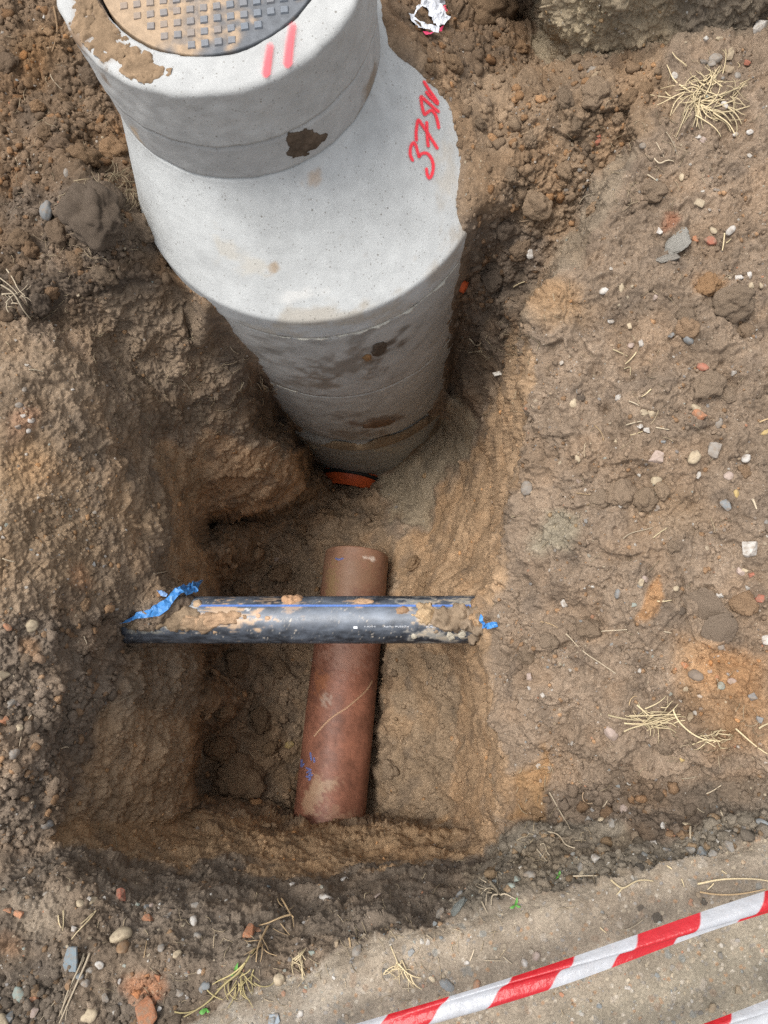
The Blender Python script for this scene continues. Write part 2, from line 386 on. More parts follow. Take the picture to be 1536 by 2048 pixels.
# near lip
L_((388, 1618, 3.3), (480, 1634, 3.3), (585, 1658, 3.22), (660, 1664, 3.2), (735, 1662, 3.2), (800, 1657, 3.22), (905, 1652, 3.2))
P_((470, 1612, 3.5), (830, 1640, 3.45))
P_((300, 1720, 2.6), (500, 1738, 2.66), (700, 1752, 2.66), (900, 1738, 2.62), (1005, 1705, 2.5), (300, 1800, 2.24), (500, 1830, 2.18), (700, 1850, 2.14), (850, 1835, 2.12), (1000, 1780, 2.12), (1100, 1735, 2.12), (0, 1690, 2.22), (100, 1668, 2.34), (180, 1660, 2.55), (0, 1800, 2.06), (150, 1780, 2.12))
# near strip of topsoil and the path
P_((0, 1900, 2.0), (200, 1900, 2.02), (400, 1920, 2.0), (550, 1920, 2.0), (0, 2040, 1.97), (250, 2040, 1.97), (350, 2030, 1.975))
EDGE = [(340, 2075), (400, 2035), (480, 1990), (560, 1968), (620, 1950), (660, 1912), (700, 1900), (760, 1882), (820, 1858), (890, 1846), (960, 1826), (1010, 1818), (1060, 1797), (1130, 1782), (1200, 1770), (1250, 1742), (1290, 1728), (1340, 1718), (1420, 1708), (1480, 1694), (1560, 1676), (1750, 1640), (2500, 1560)]
L_(*[(x, y, 1.965) for x, y in EDGE])
P_(*[(x + 10, y + 26, 1.93) for x, y in EDGE])
P_((700, 2040, 1.92), (1100, 1950, 1.92), (1500, 1850, 1.92), (1530, 2040, 1.92))
# left bank
P_((0, 1600, 2.13), (60, 1500, 2.15), (100, 1560, 2.28), (130, 1640, 2.45), (0, 1400, 2.08), (100, 1380, 2.2), (0, 1250, 2.05), (100, 1250, 2.15), (190, 1225, 2.32))
L_((330, 1190, 2.5), (300, 1150, 2.5), (318, 1050, 2.55), (308, 960, 2.55), (290, 890, 2.5), (240, 805, 2.32), (180, 742, 2.2), (100, 690, 2.1), (0, 645, 2.05))
L_((240, 1250, 2.5), (215, 1320, 2.48), (195, 1400, 2.46), (160, 1500, 2.44), (140, 1600, 2.46), (160, 1640, 2.52))
P_((270, 1232, 2.47), (320, 1225, 2.48), (362, 1205, 2.5), (345, 1238, 2.53), (290, 1258, 2.56), (385, 1190, 2.62), (250, 1290, 2.66), (310, 1300, 2.80), (300, 1450, 2.80), (290, 1590, 2.80), (250, 1650, 2.72), (220, 1500, 2.62), (330, 1660, 2.95))
L_((388, 1300, 3.14), (383, 1400, 3.10), (379, 1480, 3.10), (374, 1590, 3.12))
P_((375, 1180, 2.92), (390, 1100, 3.1), (388, 1040, 3.12), (350, 1100, 2.76), (345, 980, 2.78), (350, 1250, 2.9), (400, 1240, 3.2))
L_((424, 1185, 3.3), (410, 1100, 3.28), (402, 1045, 3.28), (420, 1022, 3.34), (520, 1012, 3.46), (610, 973, 3.70))
P_((0, 1050, 2.0), (150, 1050, 2.2), (0, 850, 2.0), (150, 850, 2.15), (210, 950, 2.26), (240, 1100, 2.36))
P_((120, 650, 2.2), (200, 650, 2.26), (250, 720, 2.42), (320, 800, 2.56), (300, 600, 2.27), (370, 590, 2.34), (400, 700, 2.52), (470, 790, 2.78), (400, 880, 2.84), (340, 890, 2.75), (410, 950, 3.02), (500, 870, 3.02), (580, 905, 3.34), (550, 960, 3.36), (440, 1000, 3.28))

GX = np.concatenate([-900 + 660 * np.linspace(0, 1, 41)[:-1] ** 0.8, np.arange(-240, 0, 6.0), np.arange(0, 1537, 2.0), np.arange(1542, 1782, 6.0), 1782 + 718 * np.linspace(0, 1, 41) ** 1.25])
GY = np.concatenate([-700 + 520 * np.linspace(0, 1, 36)[:-1] ** 0.8, np.arange(-180, 0, 6.0), np.arange(0, 2049, 2.0), np.arange(2054, 2294, 6.0), 2294 + 706 * np.linspace(0, 1, 36) ** 1.25])
NX, NY = len(GX), len(GY)
def build_tin():
    v2 = [Vector((p[0], p[1])) for p in TIN]
    res = delaunay_2d_cdt(v2, EDGES, [], 0, 1e-4)
    vo, fo, orig = res[0], res[2], res[3]
    inv = []
    for i, v in enumerate(vo):
        if orig[i]: inv.append(np.mean([1 / TIN[k][2] for k in orig[i]]))
        else:
            d = sorted(((v - v2[k]).length, k) for k in range(len(v2)))[:2]
            w = [1 / (q[0] + 1e-6) for q in d]; inv.append(sum(wi / TIN[q[1]][2] for wi, q in zip(w, d)) / sum(w))
    A = np.full((NY, NX), 1 / 2.0, np.float32)
    for f in fo:
        for k in range(1, len(f) - 1):
            ia, ib, ic = f[0], f[k], f[k + 1]
            a, b, c = vo[ia], vo[ib], vo[ic]
            x0, x1 = np.searchsorted(GX, [min(a.x, b.x, c.x), max(a.x, b.x, c.x) + 1e-6]); y0, y1 = np.searchsorted(GY, [min(a.y, b.y, c.y), max(a.y, b.y, c.y) + 1e-6])
            if x1 <= x0 or y1 <= y0: continue
            X, Y = np.meshgrid(GX[x0:x1], GY[y0:y1])
            den = (b.y - c.y) * (a.x - c.x) + (c.x - b.x) * (a.y - c.y)
            if abs(den) < 1e-9: continue
            wa = ((b.y - c.y) * (X - c.x) + (c.x - b.x) * (Y - c.y)) / den
            wb = ((c.y - a.y) * (X - c.x) + (a.x - c.x) * (Y - c.y)) / den
            wc = 1 - wa - wb
            m = (wa >= -1e-5) & (wb >= -1e-5) & (wc >= -1e-5)
            A[y0:y1, x0:x1][m] = (wa * inv[ia] + wb * inv[ib] + wc * inv[ic])[m]
    return A
def gblur(A, s):
    r = int(3 * s); k = np.exp(-0.5 * (np.arange(-r, r + 1) / s) ** 2); k /= k.sum()
    for ax in (0, 1):
        Q = np.pad(A, [(r, r) if i == ax else (0, 0) for i in (0, 1)], mode='edge')
        A = sum(k[j] * np.take(Q, np.arange(j, j + A.shape[ax]), axis=ax) for j in range(2 * r + 1))
    return A
INV = build_tin()
INV = 0.72 * gblur(INV, 1.7) + 0.28 * gblur(INV, 5.5)
PXg, PYg = np.meshgrid(GX, GY)
RAY = rays(PXg, PYg)
P0 = RAY / INV[..., None]; P0[..., 2] += CAM_Z
def normals(Pg):
    n = np.cross(np.gradient(Pg, axis=1), np.gradient(Pg, axis=0))
    n /= np.linalg.norm(n, axis=-1, keepdims=True) + 1e-12
    return np.where((n * RAY).sum(-1, keepdims=True) > 0, -n, n)
Nrm = normals(np.stack([gblur(P0[..., i], 4) for i in range(3)], -1))
FP = P0.reshape(-1, 3); FN = Nrm.reshape(-1, 3)

# soil types painted where each soil lies
wx = fbm(FP, 0.16, 3, 41).reshape(NY, NX) * 22; wy = fbm(FP, 0.16, 3, 57).reshape(NY, NX) * 22
WX, WY = (PXg + wx).astype(np.float32), (PYg + wy).astype(np.float32)
BANK = (0.185, 0.142, 0.105); SPOIL = (0.122, 0.086, 0.057); SANDY = (0.215, 0.138, 0.076); DARK = (0.118, 0.092, 0.070); TOP = (0.125, 0.102, 0.080)
colr = np.empty((NY, NX, 3), np.float32); colr[:] = BANK
Af = np.full((NY, NX), 1.0, np.float32); Kf = np.full((NY, NX), 0.30, np.float32)
def paint(poly, c=None, a=None, k=None, blur=14, op=1.0):
    m = smooth(poly_sd(WX, WY, poly) / (2 * blur) + 0.5) * op
    if c is not None: colr[:] = colr * (1 - m[..., None]) + np.array(c, np.float32) * m[..., None]
    if a is not None: Af[:] = Af * (1 - m) + a * m
    if k is not None: Kf[:] = Kf * (1 - m) + k * m
    return m
paint([(-900, -700), (760, -700), (760, 100), (330, 440), (430, 610), (330, 620), (200, 560), (120, 650), (0, 640), (-900, 640)], SPOIL, 1.0, 1.0, 20)
paint([(20, 395), (180, 350), (300, 370), (330, 500), (150, 570), (30, 510)], DARK, None, 0.8, 22)
paint([(0, 540), (230, 560), (330, 560), (300, 660), (90, 650), (0, 620)], (0.085, 0.066, 0.05), None, 0.9, 20)
paint([(740, -700), (1080, -700), (1080, 120), (1340, 90), (1345, 240), (1230, 300), (1170, 400), (1060, 620), (1040, 700), (985, 760), (900, 700), (925, 470), (915, 330), (880, 190), (760, 60)], (0.185, 0.134, 0.090), 0.95, 0.66, 16)
paint([(1300, 280), (1250, 345), (1212, 425), (1178, 498), (1118, 558), (1068, 640), (1044, 640), (1085, 545), (1140, 470), (1185, 390), (1240, 305)], (0.185, 0.15, 0.112), 0.7, 0.08, 8)
paint([(760, -200), (1075, -200), (1075, 110), (960, 140), (860, 110), (760, 50)], SPOIL, 1.0, 1.0, 20)
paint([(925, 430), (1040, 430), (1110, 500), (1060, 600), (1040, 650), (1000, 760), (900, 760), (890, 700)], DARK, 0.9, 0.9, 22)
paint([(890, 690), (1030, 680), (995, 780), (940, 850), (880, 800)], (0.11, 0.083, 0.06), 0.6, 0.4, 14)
paint([(1075, -700), (1076, 112), (1130, 122), (1340, 88), (1536, 48), (2500, 20), (2500, -700)], (0.235, 0.195, 0.138), 0.9, 0.2, 6)
paint([(1330, -100), (1360, 90), (1560, 60), (1560, -100)], (0.15, 0.125, 0.095), None, 0.25, 25)
paint([(1110, 60), (1180, -100), (1260, -100), (1200, 90)], (0.30, 0.25, 0.17), None, None, 14, 0.7)
paint([(-900, 640), (0, 640), (120, 690), (200, 760), (300, 880), (325, 1000), (330, 1190), (240, 1250), (0, 1250), (-900, 1250)], (0.172, 0.130, 0.092), 0.55, 0.42, 14)
paint([(-200, 900), (180, 930), (300, 1040), (180, 1180), (-200, 1180)], (0.215, 0.155, 0.10), None, None, 40, 0.7)
paint([(-900, 1235), (120, 1240), (300, 1200), (250, 1290), (210, 1400), (150, 1500), (130, 1650), (0, 1700), (-900, 1700)], (0.145, 0.116, 0.090), 0.9, 0.85, 22)
paint([(120, 640), (330, 560), (420, 600), (545, 780), (640, 940), (560, 900), (400, 870), (320, 880), (220, 760)], (0.165, 0.127, 0.092), 0.8, 0.45, 14)
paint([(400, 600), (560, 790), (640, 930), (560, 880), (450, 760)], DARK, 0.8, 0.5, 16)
paint([(395, 870), (600, 900), (635, 965), (520, 1022), (405, 1040)], (0.28, 0.195, 0.125), 0.6, 0.2, 10)
paint([(305, 890), (410, 875), (400, 1040), (430, 1190), (330, 1195), (322, 1000)], (0.285, 0.203, 0.13), 0.7, 0.24, 10)
paint([(250, 1290), (400, 1285), (390, 1625), (480, 1645), (300, 1725), (100, 1690), (150, 1560), (200, 1430)], (0.275, 0.202, 0.134), 0.8, 0.26, 16)
paint([(240, 1262), (400, 1275), (392, 1400), (330, 1440), (220, 1400)], (0.175, 0.138, 0.102), 0.9, 0.4, 22, 0.9)
paint([(60, 1660), (388, 1612), (585, 1650), (735, 1655), (905, 1640), (1010, 1690), (900, 1742), (700, 1762), (500, 1745), (300, 1730)], (0.275, 0.19, 0.115), 0.7, 0.25, 8)
paint([(-900, 1690), (100, 1695), (300, 1728), (500, 1742), (700, 1758), (900, 1738), (1050, 1690), (1060, 1640), (1400, 1560), (1700, 1560), (1700, 1660), (1200, 1800), (960, 1860), (700, 1930), (480, 2020), (380, 2100), (-900, 2900)], TOP, 0.65, 0.42, 12)
paint([(-100, 1930), (420, 1950), (380, 2080), (-100, 2080)], (0.10, 0.083, 0.066), 0.7, 0.6, 40)
paint([(1060, 1580), (1250, 1540), (1400, 1570), (1400, 1650), (1200, 1710), (1020, 1700)], DARK, 0.7, 0.7, 22)
paint([(860, 1050), (955, 895), (1002, 780), (1040, 650), (1056, 760), (1048, 950), (1020, 1130), (985, 1250), (990, 1400), (1020, 1560), (1010, 1690), (915, 1690), (905, 1640), (912, 1500), (905, 1330), (785, 1290), (785, 1080)], (0.27, 0.188, 0.118), 0.7, 0.2, 9)
paint([(1085, 1480), (1020, 1560), (1030, 1640), (1090, 1640)], (0.25, 0.15, 0.07), None, None, 12, 0.7)
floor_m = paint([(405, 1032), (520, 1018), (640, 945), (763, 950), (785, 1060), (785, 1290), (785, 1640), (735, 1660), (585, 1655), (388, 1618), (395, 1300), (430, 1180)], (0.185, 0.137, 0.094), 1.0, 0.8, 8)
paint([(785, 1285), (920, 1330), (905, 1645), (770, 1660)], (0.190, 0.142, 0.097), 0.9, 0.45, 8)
haunch_m = paint([(763, 950), (868, 858), (905, 800), (940, 830), (945, 890), (905, 960), (865, 1020), (850, 1045), (800, 1050), (785, 1000)], (0.215, 0.178, 0.13), 0.25, 0.04, 9)
paint([(1340, 1260), (1536, 1310), (1536, 1510), (1420, 1500), (1370, 1400)], (0.255, 0.160, 0.088), None, None, 30, 0.75)
paint([(1280, 1180), (1310, 1150), (1325, 1190), (1285, 1235), (1265, 1230)], (0.28, 0.165, 0.085), None, None, 6, 0.9)
paint([(1080, 1020), (1150, 1040), (1140, 1110), (1085, 1100)], (0.23, 0.215, 0.165), None, None, 14, 0.6)
paint([(1060, 1640), (1300, 1670), (1536, 1620), (1536, 1690), (1300, 1745), (1150, 1775), (1040, 1800), (900, 1840), (880, 1815)], (0.150, 0.132, 0.105), 0.7, 0.75, 12, 0.85)
for (x, y, r, c) in ((1420, 572, 26, (0.27, 0.165, 0.09)), (1330, 1020, 60, (0.20, 0.15, 0.105)), (50, 940, 60, (0.24, 0.165, 0.10)), (25, 850, 30, (0.25, 0.16, 0.11)), (90, 110, 50, (0.15, 0.095, 0.052)), (250, 260, 40, (0.17, 0.10, 0.052)),
                     (150, 1150, 26, (0.25, 0.16, 0.10)), (60, 1300, 20, (0.22, 0.14, 0.085)), (90, 1850, 50, (0.19, 0.165, 0.135)), (1120, 620, 50, (0.24, 0.165, 0.10)), (1365, 1755, 16, (0.20, 0.12, 0.07)), (290, 1965, 34, (0.25, 0.13, 0.075)), (40, 1905, 18, (0.18, 0.12, 0.08)),
                     (1330, 440, 24, (0.21, 0.10, 0.06)), (1455, 1330, 60, (0.29, 0.17, 0.088))):
    paint([(x + r * math.cos(a), y + r * math.sin(a)) for a in np.linspace(0, 6.28, 9)[:-1]], c, None, None, r * 0.5, 0.85)
pav_sd = poly_sd((PXg + wx * 0.5).astype(np.float32), (PYg + wy * 0.5).astype(np.float32), EDGE + [(2500, 3200), (-300, 3200), (-300, 2500)])
pav = smooth(pav_sd / 8 + 0.5)
for arr, v in ((Af, 0.22), (Kf, 0.05)): arr[:] = arr * (1 - pav) + v * pav
pc = np.array((0.222, 0.190, 0.150), np.float32) * np.ones((NY, NX, 1), np.float32)
g_ = smooth((PXg - 1150) / 300 + (PYg - 1930) / 160)[..., None]
pc = pc * (1 - g_) + np.array((0.192, 0.172, 0.135), np.float32) * g_
g2 = smooth((760 - PXg) / 260 + (PYg - 1900) / 600)[..., None] * 0.8
pc = pc * (1 - g2) + np.array((0.222, 0.205, 0.175), np.float32) * g2
colr = colr * (1 - pav[..., None]) + pc * pav[..., None]

# relief: clods, crumbs, cracks, scrape marks
A1 = Af.ravel(); K1 = Kf.ravel(); PV = pav.ravel()
PW = FP + 0.012 * np.stack([vnoise(FP, 0.03, 71), vnoise(FP, 0.03, 72), vnoise(FP, 0.03, 73)], -1)
disp = A1 * (0.022 * vnoise(FP, 0.22, 1) + 0.015 * vnoise(FP, 0.09, 2) + 0.0075 * vnoise(FP, 0.042, 3) + 0.0064 * vnoise(FP, 0.02, 4) + 0.0052 * vnoise(FP, 0.0105, 5) + 0.0036 * vnoise(FP, 0.0062, 6))
tint = np.zeros(len(FP), np.float32)
for s, amp, seed in ((0.085, 0.030, 1), (0.042, 0.019, 2), (0.021, 0.0095, 3), (0.0115, 0.0045, 4)):
    f1, f2, rid = worley(PW, s, seed)
    big = smooth((rid - 0.25) / 0.75) if s > 0.03 else 0.35 + 0.65 * rid
    dome = np.sqrt(np.clip(1 - (f1 / 0.72) ** 2, 0, 1))
    kk = K1 if s > 0.03 else np.clip(K1 * 1.1 + 0.48 * (1 - PV), 0, 1.2)
    patch = smooth(vnoise(FP, s * 5, 80 + seed) * 1.3 + 0.62)
    disp += kk * amp * big * dome * patch
    if s > 0.015: tint += (rid - 0.5) * kk * (0.55 if s > 0.03 else 0.35) * patch
    if s == 0.085:
        ck = smooth(1 - (f2 - f1) / 0.05) * smooth(vnoise(FP, 0.35, 91) * 2.2 - 0.6)
        disp -= 0.006 * ck * (1 - PV) * np.clip(1.2 - K1, 0.2, 1)
# rough pitted patches on the banks
disp -= 0.012 * smooth(vnoise(FP, 0.05, 95) * 2 - 0.75) * smooth(vnoise(FP, 0.2, 96) * 2) * A1 * (1 - PV)
# broken edges and hollows read off the banks: raised to the left of each line's run
def step_line(pts, up, fall=38, crisp=1.6, jag=7, fade=26):
    xs = [p[0] for p in pts]; ys = [p[1] for p in pts]; m = fall * 3 + 20
    i0, i1 = np.searchsorted(GX, [min(xs) - m, max(xs) + m]); j0, j1 = np.searchsorted(GY, [min(ys) - m, max(ys) + m])
    X = (PXg + wx * jag / 12)[j0:j1, i0:i1]; Y = (PYg + wy * jag / 12)[j0:j1, i0:i1]
    best = np.full(X.shape, 1e9); sdv = np.zeros(X.shape); al = np.zeros(X.shape); L0 = 0; tot = sum(math.dist(a, b) for a, b in zip(pts[:-1], pts[1:]))
    for (x0, y0), (x1, y1) in zip(pts[:-1], pts[1:]):
        ex, ey = x1 - x0, y1 - y0; L = math.hypot(ex, ey); t = np.clip(((X - x0) * ex + (Y - y0) * ey) / L / L, 0, 1)
        d = np.hypot(X - x0 - t * ex, Y - y0 - t * ey); sgn = np.where((X - x0) * ey - (Y - y0) * ex > 0, 1, -1); n = d < best
        best = np.where(n, d, best); sdv = np.where(n, d * sgn, sdv); al = np.where(n, L0 + t * L, al); L0 += L
    end = np.clip(np.minimum(al, tot - al) / fade, 0, 1) * np.exp(-np.maximum(0, best - fall * 2) / 15)
    h = up * (smooth(sdv / crisp / 2 + 0.5) * np.exp(-np.maximum(sdv, 0) / fall) - 0.45 * (1 - smooth(sdv / crisp / 2 + 0.5)) * np.exp(-np.maximum(-sdv, 0) / (fall * 0.35)))
    disp.reshape(NY, NX)[j0:j1, i0:i1] += h * end
for pts, up in (([(1215, 936), (1240, 926), (1268, 912), (1290, 908)], .022), ([(1194, 1108), (1225, 1116), (1257, 1118), (1300, 1102)], .020), ([(1022, 1282), (1050, 1307), (1095, 1300), (1142, 1282)], .026), ([(1356, 1130), (1368, 1180), (1366, 1225), (1392, 1280), (1450, 1300)], .016),
                ([(1361, 848), (1390, 866), (1447, 846)], .018), ([(1372, 606), (1392, 622), (1412, 616)], .018), ([(1440, 620), (1470, 632), (1505, 622)], .018), ([(1240, 1326), (1275, 1332), (1320, 1322)], .012), ([(1478, 1275), (1510, 1290), (1545, 1302)], -.012), ([(1300, 470), (1330, 478), (1372, 462)], .016),
                ([(1310, 405), (1350, 418), (1378, 400)], .015), ([(1090, 870), (1130, 884), (1175, 872)], .018), ([(1100, 1010), (1150, 1022), (1200, 1010)], .014), ([(1150, 650), (1175, 700), (1215, 712)], .016), ([(1180, 560), (1230, 548), (1290, 560)], .014), ([(1075, 700), (1120, 690), (1150, 720)], .018),
                ([(1070, 1400), (1110, 1412), (1160, 1398)], .016), ([(1280, 1530), (1330, 1542), (1400, 1528)], .022), ([(1380, 1500), (1410, 1520), (1440, 1510)], .016), ([(1180, 1500), (1230, 1512), (1262, 1500)], .014), ([(1440, 380), (1480, 392), (1530, 380)], .012), ([(1400, 690), (1440, 700), (1490, 690)], .014),
                ([(187, 1314), (240, 1328), (305, 1346)], .018), ([(243, 1048), (280, 1068), (312, 1086)], .018), ([(200, 1140), (225, 1170), (232, 1205)], .016), ([(60, 980), (110, 996), (160, 990)], .014), ([(150, 880), (200, 900), (262, 905)], .014), ([(20, 760), (70, 772), (120, 765)], .014), ([(230, 960), (240, 1000), (236, 1040)], .014),
                ([(694, 1866), (720, 1862), (752, 1852), (800, 1842)], .020), ([(760, 1835), (800, 1828), (850, 1822)], .014), ([(420, 1860), (470, 1872), (520, 1866)], .012), ([(180, 1735), (240, 1728), (300, 1740)], .014), ([(560, 1790), (620, 1800), (690, 1790)], .010), ([(1294, 1730), (1330, 1722), (1374, 1710), (1420, 1706)], -.030), ([(1180, 1765), (1215, 1757), (1250, 1742)], -.018), ([(1060, 1796), (1100, 1788), (1140, 1782)], -.016),
                ([(1030, 160), (1080, 176), (1130, 168)], .02), ([(1160, 205), (1200, 222), (1250, 210)], .022), ([(1090, 262), (1130, 274), (1180, 262)], .018), ([(960, 360), (1010, 372), (1060, 360)], .02), ([(1000, 250), (1030, 262), (1070, 255)], .016), ([(440, 940), (500, 950), (560, 938)], .02), ([(330, 640), (380, 660), (400, 700)], .02), ([(260, 760), (320, 790), (350, 830)], .018)):
    step_line(pts, up)
for (x, y, r, dp) in ((1217, 818, 17, .030), (1190, 736, 16, .026), (1452, 772, 28, .030), (1168, 660, 20, .022), (1255, 930, 22, .012), (1290, 955, 40, .012), (1165, 520, 18, .016), (1180, 215, 16, .025), (1325, 175, 18, .025), (1100, 460, 26, .02), (262, 395, 22, .03), (276, 448, 18, .02), (420, 1560, 40, .03), (250, 660, 26, .02), (200, 690, 18, .015), (1310, 830, 16, .014), (1348, 608, 12, .016), (1150, 1130, 18, .016), (1400, 1535, 22, .02), (1230, 1540, 20, .014), (820, 1700, 26, .014), (620, 1700, 26, .01)):
    disp -= (dp * np.exp(-(((PXg + wx * 0.4 - x) ** 2 + (PYg + wy * 0.4 - y) ** 2) / (r * r)) ** 1.6)).ravel()
# crusted flakes: low steps with a crisp edge
for sc_, hh, sd_ in ((0.15, 0.0070, 111), (0.065, 0.0038, 112)):
    tt = fbm(FP, sc_, 4, sd_, 0.55) * 2.2; fl = np.floor(tt)
    disp += hh * 1.35 * (fl + smooth((tt - fl) / 0.10)) * A1 * (1 - PV) * np.clip(1.1 - 0.6 * K1, 0.3, 1)
rg = 1 - np.abs(vnoise(FP, 0.035, 115)); disp += 0.006 * rg ** 3 * A1 * (1 - PV)
# digger scrapes on the trench sides
wall_m = np.zeros((NY, NX), np.float32)
for poly in ([(860, 1050), (955, 895), (1002, 780), (1040, 650), (1130, 700), (1300, 1150), (1330, 1600), (1050, 1690), (915, 1690), (905, 1330), (785, 1290)], [(305, 890), (410, 875), (430, 1190), (390, 1625), (140, 1660), (215, 1320), (330, 1195)]):
    wall_m = np.maximum(wall_m, smooth(poly_sd(WX, WY, poly) / 40 + 0.4))
ST = FP * np.array([1 / 0.016, 1 / 0.22, 1 / 0.016])
disp += wall_m.ravel() * (0.0022 * vnoise(ST, 1.0, 21) + 0.0016 * vnoise(ST * 2.1, 1.0, 22)) * smooth(vnoise(FP, 0.2, 24) * 2 + 0.5)
SH = FP * np.array([1 / 0.12, 1 / 0.12, 1 / 0.02])
near_m = smooth(poly_sd(WX, WY, [(60, 1640), (1010, 1640), (1010, 1760), (60, 1760)]) / 40 + 0.4).ravel()
disp += near_m * 0.0022 * vnoise(SH, 1.0, 23)
# keep the soil from swelling over the concrete
ring_d = np.hypot(FP[:, 0] - CX, FP[:, 1] - CY)
damp = smooth((ring_d - RR - 0.005) / 0.10); damp = np.where(FP[:, 2] < zz(HN - 0.05), 0.25 + 0.75 * damp, 1)
disp *= damp
PT = (FP + FN * disp[:, None]).reshape(NY, NX, 3)
# colour: mottled by clod and by patches of other soil
mott = 1 + 0.20 * fbm(FP, 0.12, 4, 61) + 0.12 * vnoise(FP, 0.02, 66) + 0.5 * tint
warm = smooth(vnoise(FP, 0.10, 67) * 1.5 + 0.1) * (0.16 + 0.25 * K1) * (1 - PV)
C = colr.reshape(-1, 3) * np.clip(mott, 0.5, 1.6)[:, None]
C = C * (1 - warm[:, None]) + (C * np.array([1.18, 1.0, 0.80])) * warm[:, None]
dk = smooth(vnoise(FP, 0.07, 68) * 2 - 0.7) * 0.4 * (1 - PV)
C = C * (1 - dk[:, None]) + np.array([0.075, 0.062, 0.052]) * dk[:, None]
f1, f2, rid = worley(FP, 0.013, 9)
ag = smooth((0.42 - f1) / 0.1) * (rid > 0.55) * PV
agc = np.where(rid[:, None] > 0.9, np.array([[0.36, 0.33, 0.28]]), np.where(rid[:, None] > 0.75, np.array([[0.17, 0.16, 0.145]]), np.where(rid[:, None] > 0.66, np.array([[0.27, 0.17, 0.10]]), np.array([[0.30, 0.26, 0.2]]))))
C = C * (1 - 0.72 * ag[:, None]) + agc * 0.72 * ag[:, None]
f1, f2, rid2 = worley(FP + 0.004 * np.stack([vnoise(FP, 0.012, 171), vnoise(FP, 0.012, 172), vnoise(FP, 0.012, 173)], -1), 0.030, 19)
ag2 = smooth((0.34 - f1) / 0.06) * (rid2 > 0.62) * PV
agd = np.where(rid2[:, None] > 0.9, np.array([[0.15, 0.165, 0.165]]), np.where(rid2[:, None] > 0.8, np.array([[0.30, 0.27, 0.23]]), np.where(rid2[:, None] > 0.7, np.array([[0.2, 0.15, 0.11]]), np.array([[0.17, 0.165, 0.15]]))))
C = C * (1 - 0.6 * ag2[:, None]) + agd * 0.6 * ag2[:, None]; ag = np.maximum(ag, ag2)
PT.reshape(-1, 3)[:, 2] += (ag * 0.0012 * smooth(vnoise(FP, 0.06, 99) + 0.6))
dirt = (smooth(fbm(FP, 0.09, 4, 181) * 1.6 + 0.25) * np.exp(-np.maximum(pav_sd, 0) / 90).ravel() * PV * 0.75)[:, None]
C = C * (1 - dirt) + np.array([0.150, 0.122, 0.092]) * dirt
C = np.clip(C * 1.25 * np.array([1.035, 1.0, 0.955]), 0.01, 0.9)

# split by what it is, one object each
lab = np.zeros((NY, NX), np.int8)                           # 0 ground
def lb(poly, v): lab[poly_sd(WX, WY, poly) > 0] = v
lb([(1075, -700), (1076, 112), (1130, 122), (1340, 88), (1536, 48), (2500, 20), (2500, -700)], 1)
lb([(120, 640), (330, 560), (420, 600), (760, 800), (925, 470), (1052, 640), (1056, 760), (1048, 950), (1030, 1130), (985, 1250), (990, 1400), (1026, 1560), (1020, 1700), (900, 1800), (700, 1820), (500, 1800), (300, 1770), (100, 1690), (150, 1560), (215, 1350), (330, 1195), (322, 1000), (300, 880), (220, 760)], 2)
lb([(405, 1032), (520, 1018), (640, 945), (763, 950), (785, 1060), (785, 1290), (920, 1330), (905, 1645), (735, 1660), (585, 1655), (388, 1618), (395, 1300), (430, 1180)], 3)
lb([(763, 950), (868, 858), (905, 800), (940, 830), (945, 890), (905, 960), (865, 1020), (850, 1045), (800, 1050), (785, 1000)], 4)
lab[pav_sd > 0] = 5
quad = grid_faces(NX, NY)
ql = lab[:-1, :-1].ravel()
VT = PT.reshape(-1, 3)
n_test = np.cross(VT[quad[:2000, 1]] - VT[quad[:2000, 0]], VT[quad[:2000, 3]] - VT[quad[:2000, 0]])
if n_test[:, 2].mean() < 0: quad = quad[:, ::-1]
for v, nm in ((0, 'ground'), (1, 'clay_bank'), (2, 'trench_wall'), (3, 'trench_floor'), (4, 'concrete_bedding'), (5, 'pavement')):
    q = quad[ql == v]
    ids, inv_ = np.unique(q, return_inverse=True)
    Vv = VT[ids]; Cv = C[ids]; qq = inv_.reshape(-1, 4)
    if v == 0:      # carry the ground on to the horizon
        loop = np.concatenate([np.arange(NX), np.arange(1, NY) * NX + NX - 1, ((NY - 1) * NX + np.arange(NX - 1))[::-1], (np.arange(1, NY - 1) * NX)[::-1]])
        Lp = VT[loop]; Lo = Lp.copy(); cen = np.array([0.2, 0.6]); dd = Lp[:, :2] - cen
        Lo[:, :2] = cen + dd / np.linalg.norm(dd, axis=1, keepdims=True) * 200; Lo[:, 2] = 0.0
        n0 = len(Vv); m_ = len(loop); i = np.arange(m_); j = (i + 1) % m_
        Vv = np.concatenate([Vv, Lp, Lo]); Cv = np.concatenate([Cv, C[loop], np.tile(np.array([[0.16, 0.13, 0.09]]), (m_, 1))])
        sk = np.stack([n0 + i, n0 + j, n0 + m_ + j, n0 + m_ + i], -1)
        t_ = np.cross(Vv[sk[0, 1]] - Vv[sk[0, 0]], Vv[sk[0, 3]] - Vv[sk[0, 0]])
        qq = np.concatenate([qq, sk if t_[2] > 0 else sk[:, ::-1]])
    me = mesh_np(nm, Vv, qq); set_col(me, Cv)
    tag(link(nm, me, M_SOIL), kind='structure')

